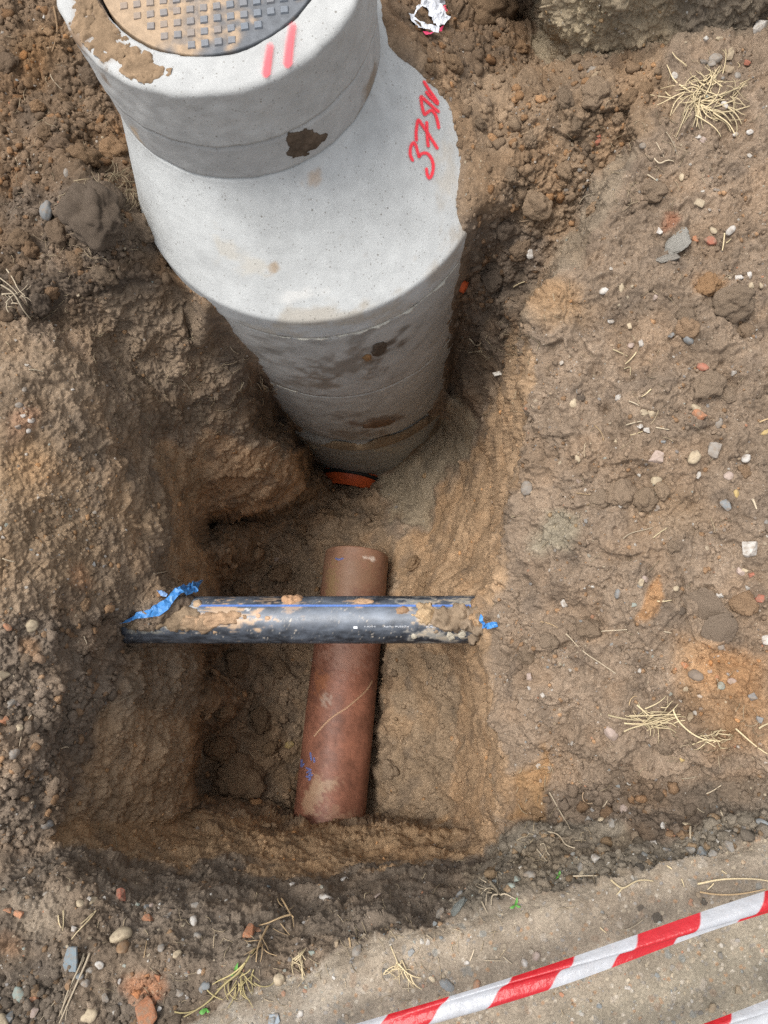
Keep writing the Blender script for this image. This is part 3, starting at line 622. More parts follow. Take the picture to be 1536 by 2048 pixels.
NT = normals(np.stack([gblur(PT[..., i], 2.5) for i in range(3)], -1))
def ground_at(px, py):
    """a point of the ground seen at a photo pixel, with its smoothed normal"""
    qx, qy = px, py
    for _ in range(3):
        fx = np.interp(qx, GX, np.arange(NX)); fy = np.interp(qy, GY, np.arange(NY))
        i, j = int(min(fx, NX - 2)), int(min(fy, NY - 2)); u, v = fx - i, fy - j
        p = PT[j, i] * (1 - u) * (1 - v) + PT[j, i + 1] * u * (1 - v) + PT[j + 1, i] * (1 - u) * v + PT[j + 1, i + 1] * u * v
        ax, ay = project(p); qx += (px - ax) * 0.8; qy += (py - ay) * 0.8
        qx = min(max(qx, GX[0]), GX[-1]); qy = min(max(qy, GY[0]), GY[-1])
    return Vector(p), Vector(NT[j, i]).normalized()
def px_size(r, p): return r * (CAM_Z - p.z) / F_PX         # photo pixels -> metres at that depth

# ------------------------------------------------------------------ manhole chamber
def stains(V, base, marks, seed=0, mott=0.10):
    Cc = np.tile(np.array([base]), (len(V), 1)) * (1 + mott * fbm(V, 0.25, 3, 7 + seed) + 0.06 * fbm(V, 0.03, 3, 8 + seed))[:, None]
    px, py = project(V)
    nz = fbm(V, 0.06, 5, 12 + seed, 0.62)
    for (x, y, rx, ry, ang, col, st) in marks:
        hit = ch_hit(x, y); ctr = np.array(hit[0]) if hit else pt(x, y, HT)
        dx, dy = px - x, py - y; ca, sa = math.cos(math.radians(ang)), math.sin(math.radians(ang))
        q = np.hypot((dx * ca + dy * sa) / rx, (-dx * sa + dy * ca) / ry)
        m = smooth((1.2 - q + nz * 0.8) * 0.95) * (0.72 + 0.28 * smooth(nz * 1.5 + 0.5)) * st * (np.linalg.norm(V - ctr, axis=1) < 0.45)
        Cc = Cc * (1 - m[:, None]) + np.array([col]) * m[:, None]
    return np.clip(Cc, 0.01, 0.9)
MUD = (0.19, 0.125, 0.075); MUDD = (0.105, 0.078, 0.055); WHITE = (0.60, 0.60, 0.57)
chamber = empty("manhole_chamber", (CX, CY, zz(H5)))
tag(chamber, "tall pale precast concrete manhole chamber of stacked rings, standing in the excavation", "manhole")
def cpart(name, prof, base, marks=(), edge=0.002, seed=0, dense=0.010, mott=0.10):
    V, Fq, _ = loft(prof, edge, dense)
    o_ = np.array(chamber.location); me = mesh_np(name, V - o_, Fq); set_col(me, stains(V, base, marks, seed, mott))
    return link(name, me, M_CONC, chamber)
cpart("cover_slab", [(SX, SY, 0.305, HT + 0.08), (SX, SY, 0.305, HT + 0.003), (SX, SY, SR - 0.009, HT), (SX, SY, SR, HT + 0.009), (SX, SY, SR, HB - 0.006), (SX, SY, SR - 0.012, HB - 0.002), (SX, SY, 0.33, HB - 0.002)],
      (0.37, 0.372, 0.362), [(400, 165, 330, 30, 0, WHITE, 0.8), (640, 90, 120, 40, -55, WHITE, 0.8), (180, 60, 75, 95, 30, MUD, 0.95), (265, 122, 70, 40, 25, MUD, 0.9), (330, 150, 34, 18, 10, (0.30, 0.2, 0.13), 0.7), (380, 155, 14, 8, 0, (0.3, 0.2, 0.13), 0.6),
       (610, 55, 30, 18, -40, (0.36, 0.26, 0.17), 0.6), (160, 20, 12, 30, 0, WHITE, 0.8), (400, 250, 240, 50, 0, (0.33, 0.33, 0.32), 0.5)], 0.0028, 1, 0.008)
cpart("adjusting_ring", [(SX, SY, 0.33, HB), (SX, SY, SR - 0.012, HB + 0.002), (SX, SY, SR - 0.004, HB + 0.010), (SX, SY, SR - 0.003, HN - 0.006), (SX, SY, SR - 0.01, HN + 0.004)],
      (0.36, 0.36, 0.35), [(700, 215, 26, 110, 28, (0.25, 0.19, 0.13), 0.85), (560, 300, 70, 16, -18, (0.33, 0.27, 0.2), 0.7), (612, 290, 62, 32, -16, (0.16, 0.12, 0.085), 0.75), (275, 270, 6, 20, -30, (0.45, 0.3, 0.15), 0.6), (738, 180, 12, 60, 20, (0.2, 0.15, 0.1), 0.8)], 0.002, 2)
cone = cpart("reducing_cone", cone_profile(), (0.415, 0.422, 0.412),
             [(370, 600, 120, 30, 30, (0.40, 0.35, 0.28), 0.6), (640, 640, 270, 26, -8, (0.37, 0.34, 0.29), 0.85), (900, 520, 26, 90, 25, (0.33, 0.28, 0.22), 0.55), (548, 540, 8, 16, 10, (0.30, 0.22, 0.14), 0.8), (632, 358, 18, 16, 0, (0.36, 0.27, 0.19), 0.7), (732, 508, 7, 10, 0, (0.25, 0.19, 0.13), 0.85),
              (690, 473, 16, 8, 0, (0.28, 0.25, 0.2), 0.7), (600, 590, 40, 10, -10, (0.56, 0.55, 0.52), 0.6), (480, 520, 60, 20, 40, (0.43, 0.39, 0.32), 0.5), (830, 520, 5, 7, 0, (0.3, 0.22, 0.15), 0.8), (900, 300, 30, 120, -12, (0.40, 0.35, 0.28), 0.5)], 0.0010, 3, 0.008)
cpart("chamber_ring", [(CX, CY, RR - 0.05, H1), (CX, CY, RR - 0.014, H1 + 0.001), (CX, CY, RR - 0.004, H1 + 0.012), (CX, CY, RR - 0.003, H2 - 0.007), (CX, CY, RR - 0.012, H2 - 0.002)],
      (0.40, 0.396, 0.375), [(700, 722, 90, 36, -22, (0.17, 0.14, 0.11), 0.75), (768, 692, 40, 18, -35, (0.10, 0.08, 0.062), 0.9), (620, 770, 110, 16, 0, (0.22, 0.18, 0.14), 0.55), (540, 700, 60, 40, 0, (0.27, 0.25, 0.22), 0.5), (735, 716, 8, 6, 0, (0.3, 0.18, 0.09), 0.9), (640, 690, 160, 10, -10, (0.22, 0.21, 0.19), 0.7)], 0.002, 4, 0.012)
cpart("chamber_ring", [(CX, CY, RR - 0.05, H2), (CX, CY, RR - 0.012, H2 + 0.002), (CX, CY, RR - 0.004, H2 + 0.008), (CX, CY, RR - 0.003, H3), (CX, CY, RR - 0.02, H3 + 0.02)],
      (0.40, 0.395, 0.37), [(745, 845, 50, 16, -8, (0.17, 0.12, 0.085), 0.85), (690, 870, 120, 10, -4, (0.2, 0.16, 0.12), 0.7), (720, 832, 70, 8, 0, (0.17, 0.14, 0.11), 0.6), (602, 848, 6, 5, 0, (0.5, 0.5, 0.48), 0.8), (770, 790, 10, 4, 40, (0.5, 0.5, 0.48), 0.8)], 0.002, 5, 0.012)
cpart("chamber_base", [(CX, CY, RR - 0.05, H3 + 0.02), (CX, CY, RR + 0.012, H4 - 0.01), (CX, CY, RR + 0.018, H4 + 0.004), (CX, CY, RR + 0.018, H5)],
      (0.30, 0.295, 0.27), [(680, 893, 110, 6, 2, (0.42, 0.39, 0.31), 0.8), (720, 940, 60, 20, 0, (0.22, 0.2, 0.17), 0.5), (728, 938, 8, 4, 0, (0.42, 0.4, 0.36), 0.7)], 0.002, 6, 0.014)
for o in chamber.children:
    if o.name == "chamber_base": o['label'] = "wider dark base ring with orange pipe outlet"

def tube(pts, r, k=6, caps=True, taper=None):
    """vertices and quads of a tube through points"""
    P = [Vector(p) for p in pts]; n = len(P); V = []; Fq = []; up = Vector((0.13, 0.31, 0.94))
    for i in range(n):
        d = (P[min(i + 1, n - 1)] - P[max(i - 1, 0)]).normalized()
        a = d.cross(up); a = a.normalized() if a.length > 1e-4 else Vector((1, 0, 0)); b = d.cross(a)
        rr = r * (taper[i] if taper is not None else 1)
        for j in range(k):
            t = 2 * math.pi * j / k; V.append(P[i] + (a * math.cos(t) + b * math.sin(t)) * rr)
    for i in range(n - 1):
        for j in range(k): Fq.append((i * k + j, i * k + (j + 1) % k, (i + 1) * k + (j + 1) % k, (i + 1) * k + j))
    if caps: Fq.append(tuple(range(k))[::-1]); Fq.append(tuple((n - 1) * k + j for j in range(k)))
    return [tuple(v) for v in V], Fq
def pymesh(name, V, Fq, smooth_on=True):
    me = bpy.data.meshes.new(name); me.from_pydata([tuple(v) for v in V], [], Fq)
    me.polygons.foreach_set('use_smooth', [smooth_on] * len(me.polygons)); me.update(); return me
def fix_normals(me):
    import bmesh
    bm = bmesh.new(); bm.from_mesh(me); bmesh.ops.recalc_face_normals(bm, faces=bm.faces); bm.to_mesh(me); bm.free(); me.update()

# squeezed-out mortar in the upper joint, ragged
def bead(name, cx, cy, r, h, w, seed, cover, mat, drop=0.6):
    n, k = 700, 7; th = np.linspace(0, 2 * math.pi, n, endpoint=False)
    base = np.stack([np.cos(th) * r, np.sin(th) * r, np.zeros(n)], -1)
    amp = np.clip(0.5 + vnoise(base, 0.25, seed) * cover + 0.55 * vnoise(base, 0.03, seed + 1) + 0.3 * vnoise(base, 0.012, seed + 2), 0.05, 1.6)
    V = []
    for j in range(k):
        a = 2 * math.pi * j / k
        rr = r + np.cos(a) * w * amp; z = zz(h) + np.sin(a) * w * drop * amp + 0.5 * w * vnoise(base, 0.05, seed + 4)
        V.append(np.stack([cx + rr * np.cos(th), cy + rr * np.sin(th), z], -1))
    V = np.stack(V, 1).reshape(-1, 3); i, j = np.meshgrid(np.arange(n), np.arange(k), indexing='ij')
    f = np.stack([i * k + j, i * k + (j + 1) % k, ((i + 1) % n) * k + (j + 1) % k, ((i + 1) % n) * k + j], -1).reshape(-1, 4)
    me = mesh_np(name, V - np.array(chamber.location), f); fix_normals(me)
    return link(name, me, mat, chamber)
bead("mortar_joint", CX, CY, RR - 0.003, H1 + 0.002, 0.0125, 3, 0.6, M_MORTAR)
bead("mortar_joint", CX, CY, RR - 0.008, H2 + 0.001, 0.0055, 13, 0.8, M_MORTAR)

def soil_ring(name, h, r0, r1, th0, th1, hgt, col, seed):
    n, k = 260, 14; th = np.linspace(th0, th1, n); s = np.linspace(0, 1, k)
    T, S = np.meshgrid(th, s, indexing='ij'); R = r0 + (r1 - r0) * S
    V = np.stack([CX + R * np.cos(T), CY + R * np.sin(T), zz(h) + 0 * T], -1).reshape(-1, 3)
    e = np.minimum(1, np.minimum(T - th0, th1 - T) / 0.25).ravel()
    V[:, 2] += (np.sin(np.clip(1 - S, 0, 1).ravel() * 1.57) ** 0.7 * hgt * (0.75 + 0.5 * vnoise(V, 0.12, seed)) + 0.006 * vnoise(V, 0.02, seed + 1) + 0.004 * vnoise(V, 0.009, seed + 2)) * e - 0.012 * (1 - e) - 0.006 * S.ravel() ** 3
    me = mesh_np(name, V - np.array(chamber.location), grid_faces(k, n)); set_col(me, np.array([col]) * (1 + 0.3 * fbm(V, 0.04, 3, seed))[:, None]); fix_normals(me)
    return link(name, me, M_CRUMB, chamber)
o = soil_ring("soil_on_ledge", H4 - 0.012, RR - 0.01, RR + 0.021, math.radians(250), math.radians(322), 0.075, (0.20, 0.145, 0.09), 33); tag(o, kind='stuff')

def mk_hit(bvh):
    def f(x, y):
        d = Vector(rays(x, y)).normalized(); r = bvh.ray_cast(Vector((0, 0, CAM_Z)), d)
        if r[0] is None: return None
        n = r[1] if r[1].dot(d) < 0 else -r[1]
        return (r[0], n)
    return f
def ribbon(name, hitfn, polyline, wpx, mat, parent, lift=0.0012, wtaper=None, sub=10, origin=None):
    """a painted stroke laid on a surface: 5 columns, coverage fading to the sides"""
    P = [np.array(p, float) for p in polyline]; pts = []
    for i in range(len(P) - 1):
        p0 = P[max(i - 1, 0)]; p1, p2 = P[i], P[i + 1]; p3 = P[min(i + 2, len(P) - 1)]
        for k in range(sub):
            t = k / sub; pts.append(0.5 * ((2 * p1) + (-p0 + p2) * t + (2 * p0 - 5 * p1 + 4 * p2 - p3) * t * t + (-p0 + 3 * p1 - 3 * p2 + p3) * t ** 3))
    pts.append(P[-1]); pts = np.array(pts); d = np.gradient(pts, axis=0); d /= np.linalg.norm(d, axis=1, keepdims=True) + 1e-9
    nrm = np.stack([-d[:, 1], d[:, 0]], -1); offs = (-3.4, -1.5, -0.85, -0.45, 0.45, 0.85, 1.5, 3.4); cov = (0, 0.17, 0.62, 1, 1, 0.62, 0.17, 0)
    V, Cv, ok = [], [], True; org = np.array(origin if origin is not None else parent.location)
    # round ends
    ext = [pts[0] - d[0] * wpx * q for q in (1.6, 0.8)] ; ext2 = [pts[-1] + d[-1] * wpx * q for q in (0.8, 1.6)]
    pts = np.concatenate([ext, pts, ext2]); nrm = np.concatenate([[nrm[0]] * 2, nrm, [nrm[-1]] * 2]); n = len(pts)
    endf = np.ones(n); endf[0] = endf[-1] = 0; endf[1] = endf[-2] = 0.55
    last = hitfn(*pts[n // 2])
    for i in range(n):
        for o_, c_ in zip(offs, cov):
            q = pts[i] + nrm[i] * o_ * wpx * (0.75 if endf[i] < 1 else 1)
            r = hitfn(q[0], q[1])
            if r is None or r[0] is None: r = last
            if r is None: return None
            last = r
            V.append(np.array(r[0]) + np.array(r[1]) * lift - org); Cv.append([c_ * endf[i] * (1.0 if wpx < 6 else 0.52 + 0.42 * i / n)] * 3)
    me = mesh_np(name, V, grid_faces(8, n)); set_col(me, Cv, 'Cov'); fix_normals(me)
    o = link(name, me, mat, parent); return o
CONE_BVH = BVHTree.FromPolygons([tuple(v) for v in CH_V.tolist()], [tuple(f) for f in CH_F.tolist()])
cone_hit = mk_hit(CONE_BVH)
def plane_hit(h):
    def f(px, py): return (Vector(pt(px, py, h)), Vector((0, 0, 1)))
    return f
def Zm(L): return [(780 + x / 7.877, 140 + y / 7.877) for x, y in L]
for st in ([(350, 1430), (312, 1340), (318, 1220), (362, 1150), (400, 1200), (425, 1290), (450, 1370)], [(450, 1370), (500, 1318), (580, 1322), (645, 1405), (672, 1520), (655, 1640), (612, 1705), (578, 1650), (566, 1560)],
           [(408, 1115), (402, 1020), (412, 900), (436, 795), (495, 870), (565, 970), (645, 1095), (735, 1240)], [(568, 830), (573, 960), (580, 1090), (594, 1205)],
           [(757, 920), (738, 815), (705, 710), (640, 645), (575, 680), (535, 705), (500, 600), (476, 440)], [(480, 425), (560, 495), (660, 585), (755, 665)], [(562, 360), (640, 450), (740, 545)], [(525, 195), (600, 315), (680, 425), (742, 520)]):
    ribbon("spray_mark", cone_hit, Zm(st), 2.7, M_SPRAY, chamber, 0.0035)
for st, w in (([(541, 94), (537, 120), (533, 150)], 7.0), ([(586, 54), (580, 90), (576, 130)], 7.5)):
    ribbon("spray_mark", plane_hit(HT), st, w, M_SPRAY2, chamber, 0.004)

def patch(name, hitfn, cx, cy, rx, ry, ang, thick, col, parent=None, seed=0, mat=None, n=22, ragged=0.35, org=None):
    """a lump of soil stuck on a surface, feathered into it"""
    us = np.linspace(-1.25, 1.25, n); V = []; Tn = []; ca, sa = math.cos(math.radians(ang)), math.sin(math.radians(ang))
    idx = -np.ones((n, n), int); og = np.array(org if org is not None else (parent.location if parent else (0, 0, 0)))
    for j in range(n):
        for i in range(n):
            u, v = us[i], us[j]; r = hitfn(cx + u * rx * ca - v * ry * sa, cy + u * rx * sa + v * ry * ca)
            if r is None or r[0] is None: continue
            idx[j, i] = len(V); V.append(np.array([*r[0], *r[1]])); Tn.append(math.hypot(u, v))
    V = np.array(V); B = V[:, :3]; Nn = V[:, 3:]; q = np.array(Tn) + ragged * (fbm(B, 0.035, 3, 17 + seed) + 0.5 * vnoise(B, 0.011, 19 + seed))
    t = np.sqrt(np.clip(1 - q ** 2, 0, 1)); hgt = thick * t * (0.75 + 0.5 * vnoise(B, 0.02, seed) + 0.35 * vnoise(B, 0.008, seed + 2)) - 0.003 * (q > 1)
    W = B + Nn * hgt[:, None]
    f = [(idx[j, i], idx[j, i + 1], idx[j + 1, i + 1], idx[j + 1, i]) for j in range(n - 1) for i in range(n - 1) if min(idx[j, i], idx[j, i + 1], idx[j + 1, i + 1], idx[j + 1, i]) >= 0 and min(q[idx[j, i]], q[idx[j, i + 1]], q[idx[j + 1, i + 1]], q[idx[j + 1, i]]) < 1.0]
    if not f: return None
    f = np.array(f); ids, inv_ = np.unique(f, return_inverse=True)
    me = mesh_np(name, W[ids] - og, inv_.reshape(-1, 4)); set_col(me, np.array([col]) * (1 + 0.25 * fbm(W[ids], 0.03, 3, seed + 5))[:, None]); fix_normals(me)
    return link(name, me, mat or M_DRYMUD, parent)
def slab_hit(px, py):
    q = pt(px, py, HT); d_ = math.hypot(q[0] - SX, q[1] - SY)
    return (Vector(q), Vector((0, 0, 1))) if 0.309 < d_ < SR - 0.006 else None
for k, (x, y, rx, ry, ang, th) in enumerate(((205, 62, 52, 74, 28, 0.007), (165, 20, 20, 50, 0, 0.006), (262, 124, 46, 26, 28, 0.007), (305, 142, 30, 14, 15, 0.004), (225, 20, 30, 40, 0, 0.006))):
    patch("mud_patch", slab_hit, x, y, rx, ry, ang, th, (0.21, 0.145, 0.09), chamber, 60 + k, n=52, ragged=0.75)
ADJ_V, ADJ_F, _ = loft([(SX, SY, SR - 0.003, HB), (SX, SY, SR - 0.003, HN)], 0)
ADJ_BVH = BVHTree.FromPolygons([tuple(v) for v in ADJ_V.tolist()], [tuple(f) for f in ADJ_F.tolist()])
adj_hit = mk_hit(ADJ_BVH)
o = patch("mud_patch", adj_hit, 610, 287, 40, 24, -14, 0.010, (0.085, 0.062, 0.044), chamber, 3, n=46); o['label'] = "dark clay daub on the adjusting ring"
BD_BVH = BVHTree.FromPolygons([tuple(v) for v in BODY_V.tolist()], [tuple(f) for f in BODY_F.tolist()])
body_hit = mk_hit(BD_BVH)
patch("mud_patch", body_hit, 758, 697, 15, 9, -35, 0.008, (0.085, 0.064, 0.047), chamber, 5)
patch("mud_patch", body_hit, 735, 716, 8, 6, 0, 0.006, (0.26, 0.15, 0.07), chamber, 6, n=10)
patch("mud_patch", body_hit, 758, 848, 26, 6, -8, 0.006, (0.17, 0.11, 0.07), chamber, 8, n=14)

# orange plastic outlet in the base, and the corner of a second one
def stub(ax, ay, r, out, ang, name, L=0.10):
    c = math.radians(ang); d = Vector((math.cos(c), math.sin(c), 0))
    p0 = Vector((CX, CY, 0)) + d * (RR - 0.05); p1 = Vector((CX, CY, 0)) + d * (RR + 0.018 + L)
    p0.z = p1.z = ay - chamber.location.z
    base = Vector((*chamber.location[:2], 0)); n = 48; side = Vector((-d.y, d.x, 0)); V = []; Fq = []
    for p, rr in ((p0, r), (p1, r), (p1, r - 0.014), (p0 + d * 0.02, r - 0.014)):
        for k in range(n):
            a = 2 * math.pi * k / n; V.append(p - base + side * rr * math.cos(a) + Vector((0, 0, rr * math.sin(a))))
    for s in range(3):
        for k in range(n): Fq.append((s * n + k, s * n + (k + 1) % n, (s + 1) * n + (k + 1) % n, (s + 1) * n + k))
    o = link(name, pymesh(name, V, Fq), M_STUB, chamber); fix_normals(o.data)
    return o
ph = ch_hit(700, 945)
ang1 = math.degrees(math.atan2(ph[0].y - CY, ph[0].x - CX))
zc = ph[0].z - 0.150
s1 = stub(0, zc, 0.185, 0, ang1, "pipe_stub", 0.085)
gk = []; c = math.radians(ang1); d = Vector((math.cos(c), math.sin(c), 0)); sdv = Vector((-d.y, d.x, 0)); pc_ = Vector((CX, CY, zc)) + d * (RR + 0.022) - chamber.location
V_, F_ = tube([pc_ + sdv * 0.195 * math.cos(t) + Vector((0, 0, 0.195 * math.sin(t))) for t in np.linspace(0, 2 * math.pi, 49)], 0.012, 6, False)
link("rubber_seal", pymesh("rubber_seal", V_, F_), M_RUBBER, s1)
ph2 = ch_hit(893, 610)
s2 = stub(0, (ph2[0].z if ph2 else zz(2.6)), 0.022, 0, math.degrees(math.atan2(ph2[0].y - CY, ph2[0].x - CX)) + 9 if ph2 else 0, "pipe_stub", 0.004); s2['label'] = "orange side outlet half buried by soil"

# ------------------------------------------------------------------ iron cover
cover = empty("manhole_cover", (SX, SY, zz(HT)))
tag(cover, "round cast iron cover with square studs, caked in sandy mud, on the concrete chamber", "manhole cover")
def cover_plate():
    rr = np.concatenate([np.linspace(0.0005, 0.285, 70), [0.292, 0.296, 0.297, 0.297]]); dz = np.concatenate([np.full(70, -0.006), [-0.004, -0.003, -0.008, -0.05]])
    V = np.concatenate([np.stack([r * np.cos(TH), r * np.sin(TH), np.full(NS, z)], -1) for r, z in zip(rr, dz)])
    n = fbm(V, 0.05, 4, 5)
    lefty = smooth((0.19 - V[:, 0] * 0.95 + 0.25 * V[:, 1] + 0.10 * n) / 0.26)
    hole = smooth(fbm(V, 0.03, 4, 25) * 1.6 - 0.2)
    m = np.clip(lefty * (1 - 0.45 * hole * (V[:, 0] > -0.1)) + 0.35 * smooth(n * 2 - 0.4), 0, 1)
    V[:, 2] += np.where(dz.repeat(NS) > -0.0065, m * 0.0022 * (1 + fbm(V, 0.01, 2, 6)), 0) * (np.hypot(V[:, 0], V[:, 1]) < 0.285)
    Cc = np.array([0.115, 0.122, 0.132]) * (1 - m[:, None]) + np.array([0.335, 0.240, 0.155]) * m[:, None]
    Cc *= (1 + 0.15 * fbm(V, 0.012, 3, 15))[:, None]
    me = mesh_np("cover_plate", V, grid_faces(NS, len(rr), True)); set_col(me, Cc); return me
M_PLATE = plain("iron_plate", (1, 1, 1), 0.7, 0.35, 0.0, 240, 0.3, 0.35, 'object', 'Col')
link("cover_plate", cover_plate(), M_PLATE, cover)
def stud_mesh(s, hgt, tilt):
    b = s * 0.5; t = b * 0.84
    V = [(-b, -b, 0), (b, -b, 0), (b, b, 0), (-b, b, 0), (-t, -t, hgt), (t, -t, hgt), (t, t, hgt), (-t, t, hgt)]
    return pymesh("stud", V, [(4, 5, 6, 7), (0, 1, 5, 4), (1, 2, 6, 5), (2, 3, 7, 6), (3, 0, 4, 7)], False)
M_STUD_MUD = plain("muddy_iron_stud", (1, 1, 1), 0.75, 0.3, 0.1, 200, 0.4, 0.3, attr='object')
ST_ME = stud_mesh(0.0205, 0.0052, 0); ST_ME.materials.append(M_STUD_MUD)
pitch, rot = 0.0335, math.radians(4.5); ns = 0
for j in range(-9, 10):
    for i in range(-9, 10):
        x, y = (i + 0.3) * pitch, (j + 0.1) * pitch
        xr, yr = x * math.cos(rot) - y * math.sin(rot), x * math.sin(rot) + y * math.cos(rot)
        if math.hypot(xr, yr) > 0.272: continue
        sx_, sy_ = project(np.array([SX + xr, SY + yr, zz(HT)]))
        if sy_ < -60 or (sx_ < 232 and random.random() < 0.75) or (sx_ < 265 and sy_ > 20 and sx_ < 300 - sy_): continue
        o = bpy.data.objects.new("stud", ST_ME); COL.objects.link(o); o.parent = cover
        o.location = (xr, yr, -0.0062); o.rotation_euler.z = rot + random.uniform(-.04, .04)
        mud = min(1, max(0, (0.10 - xr) / 0.35 + random.uniform(-0.25, 0.4))) * 0.6
        o.color = tuple(np.array([0.16, 0.175, 0.195]) * (1 - mud) + np.array([0.34, 0.235, 0.145]) * mud) + (1,)
        ns += 1

# ------------------------------------------------------------------ pipes
def pipe_body(name, p0, p1, r, wall, n=96, m=160, wob=0.0006, sag=0.0):
    p0, p1 = np.array(p0), np.array(p1); d = (p1 - p0) / np.linalg.norm(p1 - p0)
    a = np.cross(d, [0, 0, 1.0]); a /= np.linalg.norm(a); b = np.cross(a, d)
    th = np.linspace(0, 2 * math.pi, n, endpoint=False); rows = []
    for t in np.linspace(0, 1, m): rows.append((p0 + (p1 - p0) * t, r))
    rows += [(p1, r - 0.004), (p1, r - wall), (p1 - d * 0.3, r - wall)]
    rows[m - 1] = (p1 - d * 0.004, r)
    V = np.concatenate([c + rr * (np.cos(th)[:, None] * a + np.sin(th)[:, None] * b) for c, rr in rows])
    V += (V - np.repeat(np.array([c for c, _ in rows]), n, 0)) * (fbm(V, 0.08, 3, 6) * wob / r)[:, None]
    return V, grid_faces(n, len(rows), True), (p0, d, a, b)

# brown clay pipe lying in the bottom of the pit
C0, C1, CRAD = pt(650, 1712, 3.62), pt(714, 1110, 3.90), 0.176
V, Fq, (cp0, cd, ca_, cb_) = pipe_body("pipe_body", C0, C1, CRAD, 0.026, wob=0.0016)
clay = empty("clay_pipe", tuple(C0)); tag(clay, "red brown glazed clay drain pipe lying in the bottom of the pit", "drain pipe")
px_, py_ = project(V)
n1 = fbm(V, 0.10, 4, 3); n2 = fbm(V, 0.014, 3, 4)
Cc = np.array([0.222, 0.092, 0.057]) * (1 + 0.25 * n1 + 0.22 * n2)[:, None]
up = smooth((1330 - py_) / 260)[:, None]; Cc = Cc * (1 - 0.75 * up) + np.array([0.230, 0.132, 0.083]) * (1 + 0.2 * n1[:, None]) * 0.75 * up
for (x, y, rx, ry, ang, col, st) in ((625, 1590, 16, 42, 12, (0.33, 0.21, 0.13), 0.8), (655, 1570, 26, 10, -20, (0.36, 0.24, 0.15), 0.7), (690, 1640, 40, 22, 0, (0.30, 0.19, 0.12), 0.5), (648, 1398, 12, 16, 20, (0.33, 0.25, 0.2), 0.7),
                                     (700, 1160, 60, 40, 0, (0.21, 0.125, 0.075), 0.7), (690, 1310, 60, 30, 0, (0.25, 0.15, 0.11), 0.5), (640, 1370, 14, 40, 15, (0.26, 0.10, 0.04), 0.6), (740, 1117, 10, 3, 10, (0.6, 0.5, 0.42), 0.9), (660, 1180, 10, 50, 8, (0.23, 0.15, 0.07), 0.7)):
    dx, dy = px_ - x, py_ - y; c_, s_ = math.cos(math.radians(ang)), math.sin(math.radians(ang))
    q = np.hypot((dx * c_ + dy * s_) / rx, (-dx * s_ + dy * c_) / ry); m_ = smooth((1.2 - q + 0.8 * n2 + 0.5 * n1) * 1.4) * st
    Cc = Cc * (1 - m_[:, None]) + np.array([col]) * m_[:, None]
me = mesh_np("pipe_body", V - C0, Fq); set_col(me, np.clip(Cc, 0.01, 0.8)); fix_normals(me)
def glaze():
    m, t, b = nmat("glazed_clay"); p = geo_pos(t); base = N(t, 'ShaderNodeVertexColor', layer_name='Col').outputs[0]
    n1 = noise(t, 330, 4, 0.7, p); n2 = noise(t, 30, 4, 0.6, p)
    t.links.new(mixc(t, 1.0, base, mathn(t, 'ADD', mathn(t, 'MULTIPLY', n1, 1.0), 0.5), 'MULTIPLY'), b.inputs['Base Color'])
    t.links.new(ramp(t, n2, 0.3, 0.75), b.inputs['Roughness']); b.inputs['Roughness'].default_value = 0.5
    r = t.nodes.new('ShaderNodeMapRange'); r.inputs[3].default_value = 0.42; r.inputs[4].default_value = 0.68; t.links.new(n2, r.inputs[0]); t.links.new(r.outputs[0], b.inputs['Roughness'])
    b.inputs['Specular IOR Level'].default_value = 0.4; bump(t, b, n1, 0.25, 0.002); return m
link("pipe_body", me, glaze(), clay)
CL_BVH = BVHTree.FromPolygons([tuple(v) for v in V.tolist()], [tuple(f) for f in Fq.tolist()])
clay_hit = mk_hit(CL_BVH)
def ink_material(name, col):
    m = M_SPRAY.copy(); m.name = name; m.node_tree.nodes['Principled BSDF'].inputs['Base Color'].default_value = (*col, 1); return m
M_INK = ink_material("blue_ink", (0.13, 0.15, 0.34)); M_SCRATCH = ink_material("pale_scratch", (0.42, 0.25, 0.15))
o = ribbon("scratch", clay_hit, [(629, 1472), (650, 1448), (668, 1432), (690, 1418), (712, 1400), (733, 1380), (744, 1362)], 1.3, M_SCRATCH, clay, 0.001, origin=C0)
for st in ([(672, 1117), (678, 1119), (686, 1117)], [(604, 1520), (603, 1533), (608, 1528)], [(613, 1536), (621, 1540), (614, 1545)], [(622, 1545), (618, 1551), (625, 1550)], [(613, 1553), (621, 1556), (618, 1560)], [(596, 1530), (597, 1526)], [(621, 1506), (623, 1520)], [(628, 1516), (629, 1524)]):
    ribbon("ink_mark", clay_hit, st, 1.5, M_INK, clay, 0.001, origin=C0)

# blue striped black water main across the pit
B0, B1, BRAD = pt(165, 1240, 2.60), pt(1030, 1239, 2.60), 0.0855
V, Fq, (bp0, bd, ba, bb) = pipe_body("pipe_body", B0, B1, BRAD, 0.012, m=420, wob=0.0006)
main = empty("water_main", tuple(B0)); tag(main, "black plastic water main with thin blue stripe, bridging the pit above the clay pipe", "water pipe")
n1 = fbm(V, 0.06, 4, 31); n2 = fbm(V * np.array([1, 3, 3]), 0.03, 4, 32); n3 = fbm(V * np.array([0.35, 1, 1]), 0.012, 3, 33)
px_, py_ = project(V); sheen_band = np.exp(-(((py_ - 1230) / 94 - 0.0) / 0.24) ** 2)  # painted highlight: broad pale sky sheen along the pipe's upper middle
dust_sheen = np.clip(0.14 + 0.52 * sheen_band + 0.16 * n1 + 0.14 * n2 + 0.10 * n3, 0, 1)  # patchy real dust plus the painted sky sheen, in one mask
Cc = np.array([0.020, 0.023, 0.029]) * (1 - 0.85 * dust_sheen[:, None]) + np.array([0.22, 0.255, 0.31]) * 0.85 * dust_sheen[:, None]
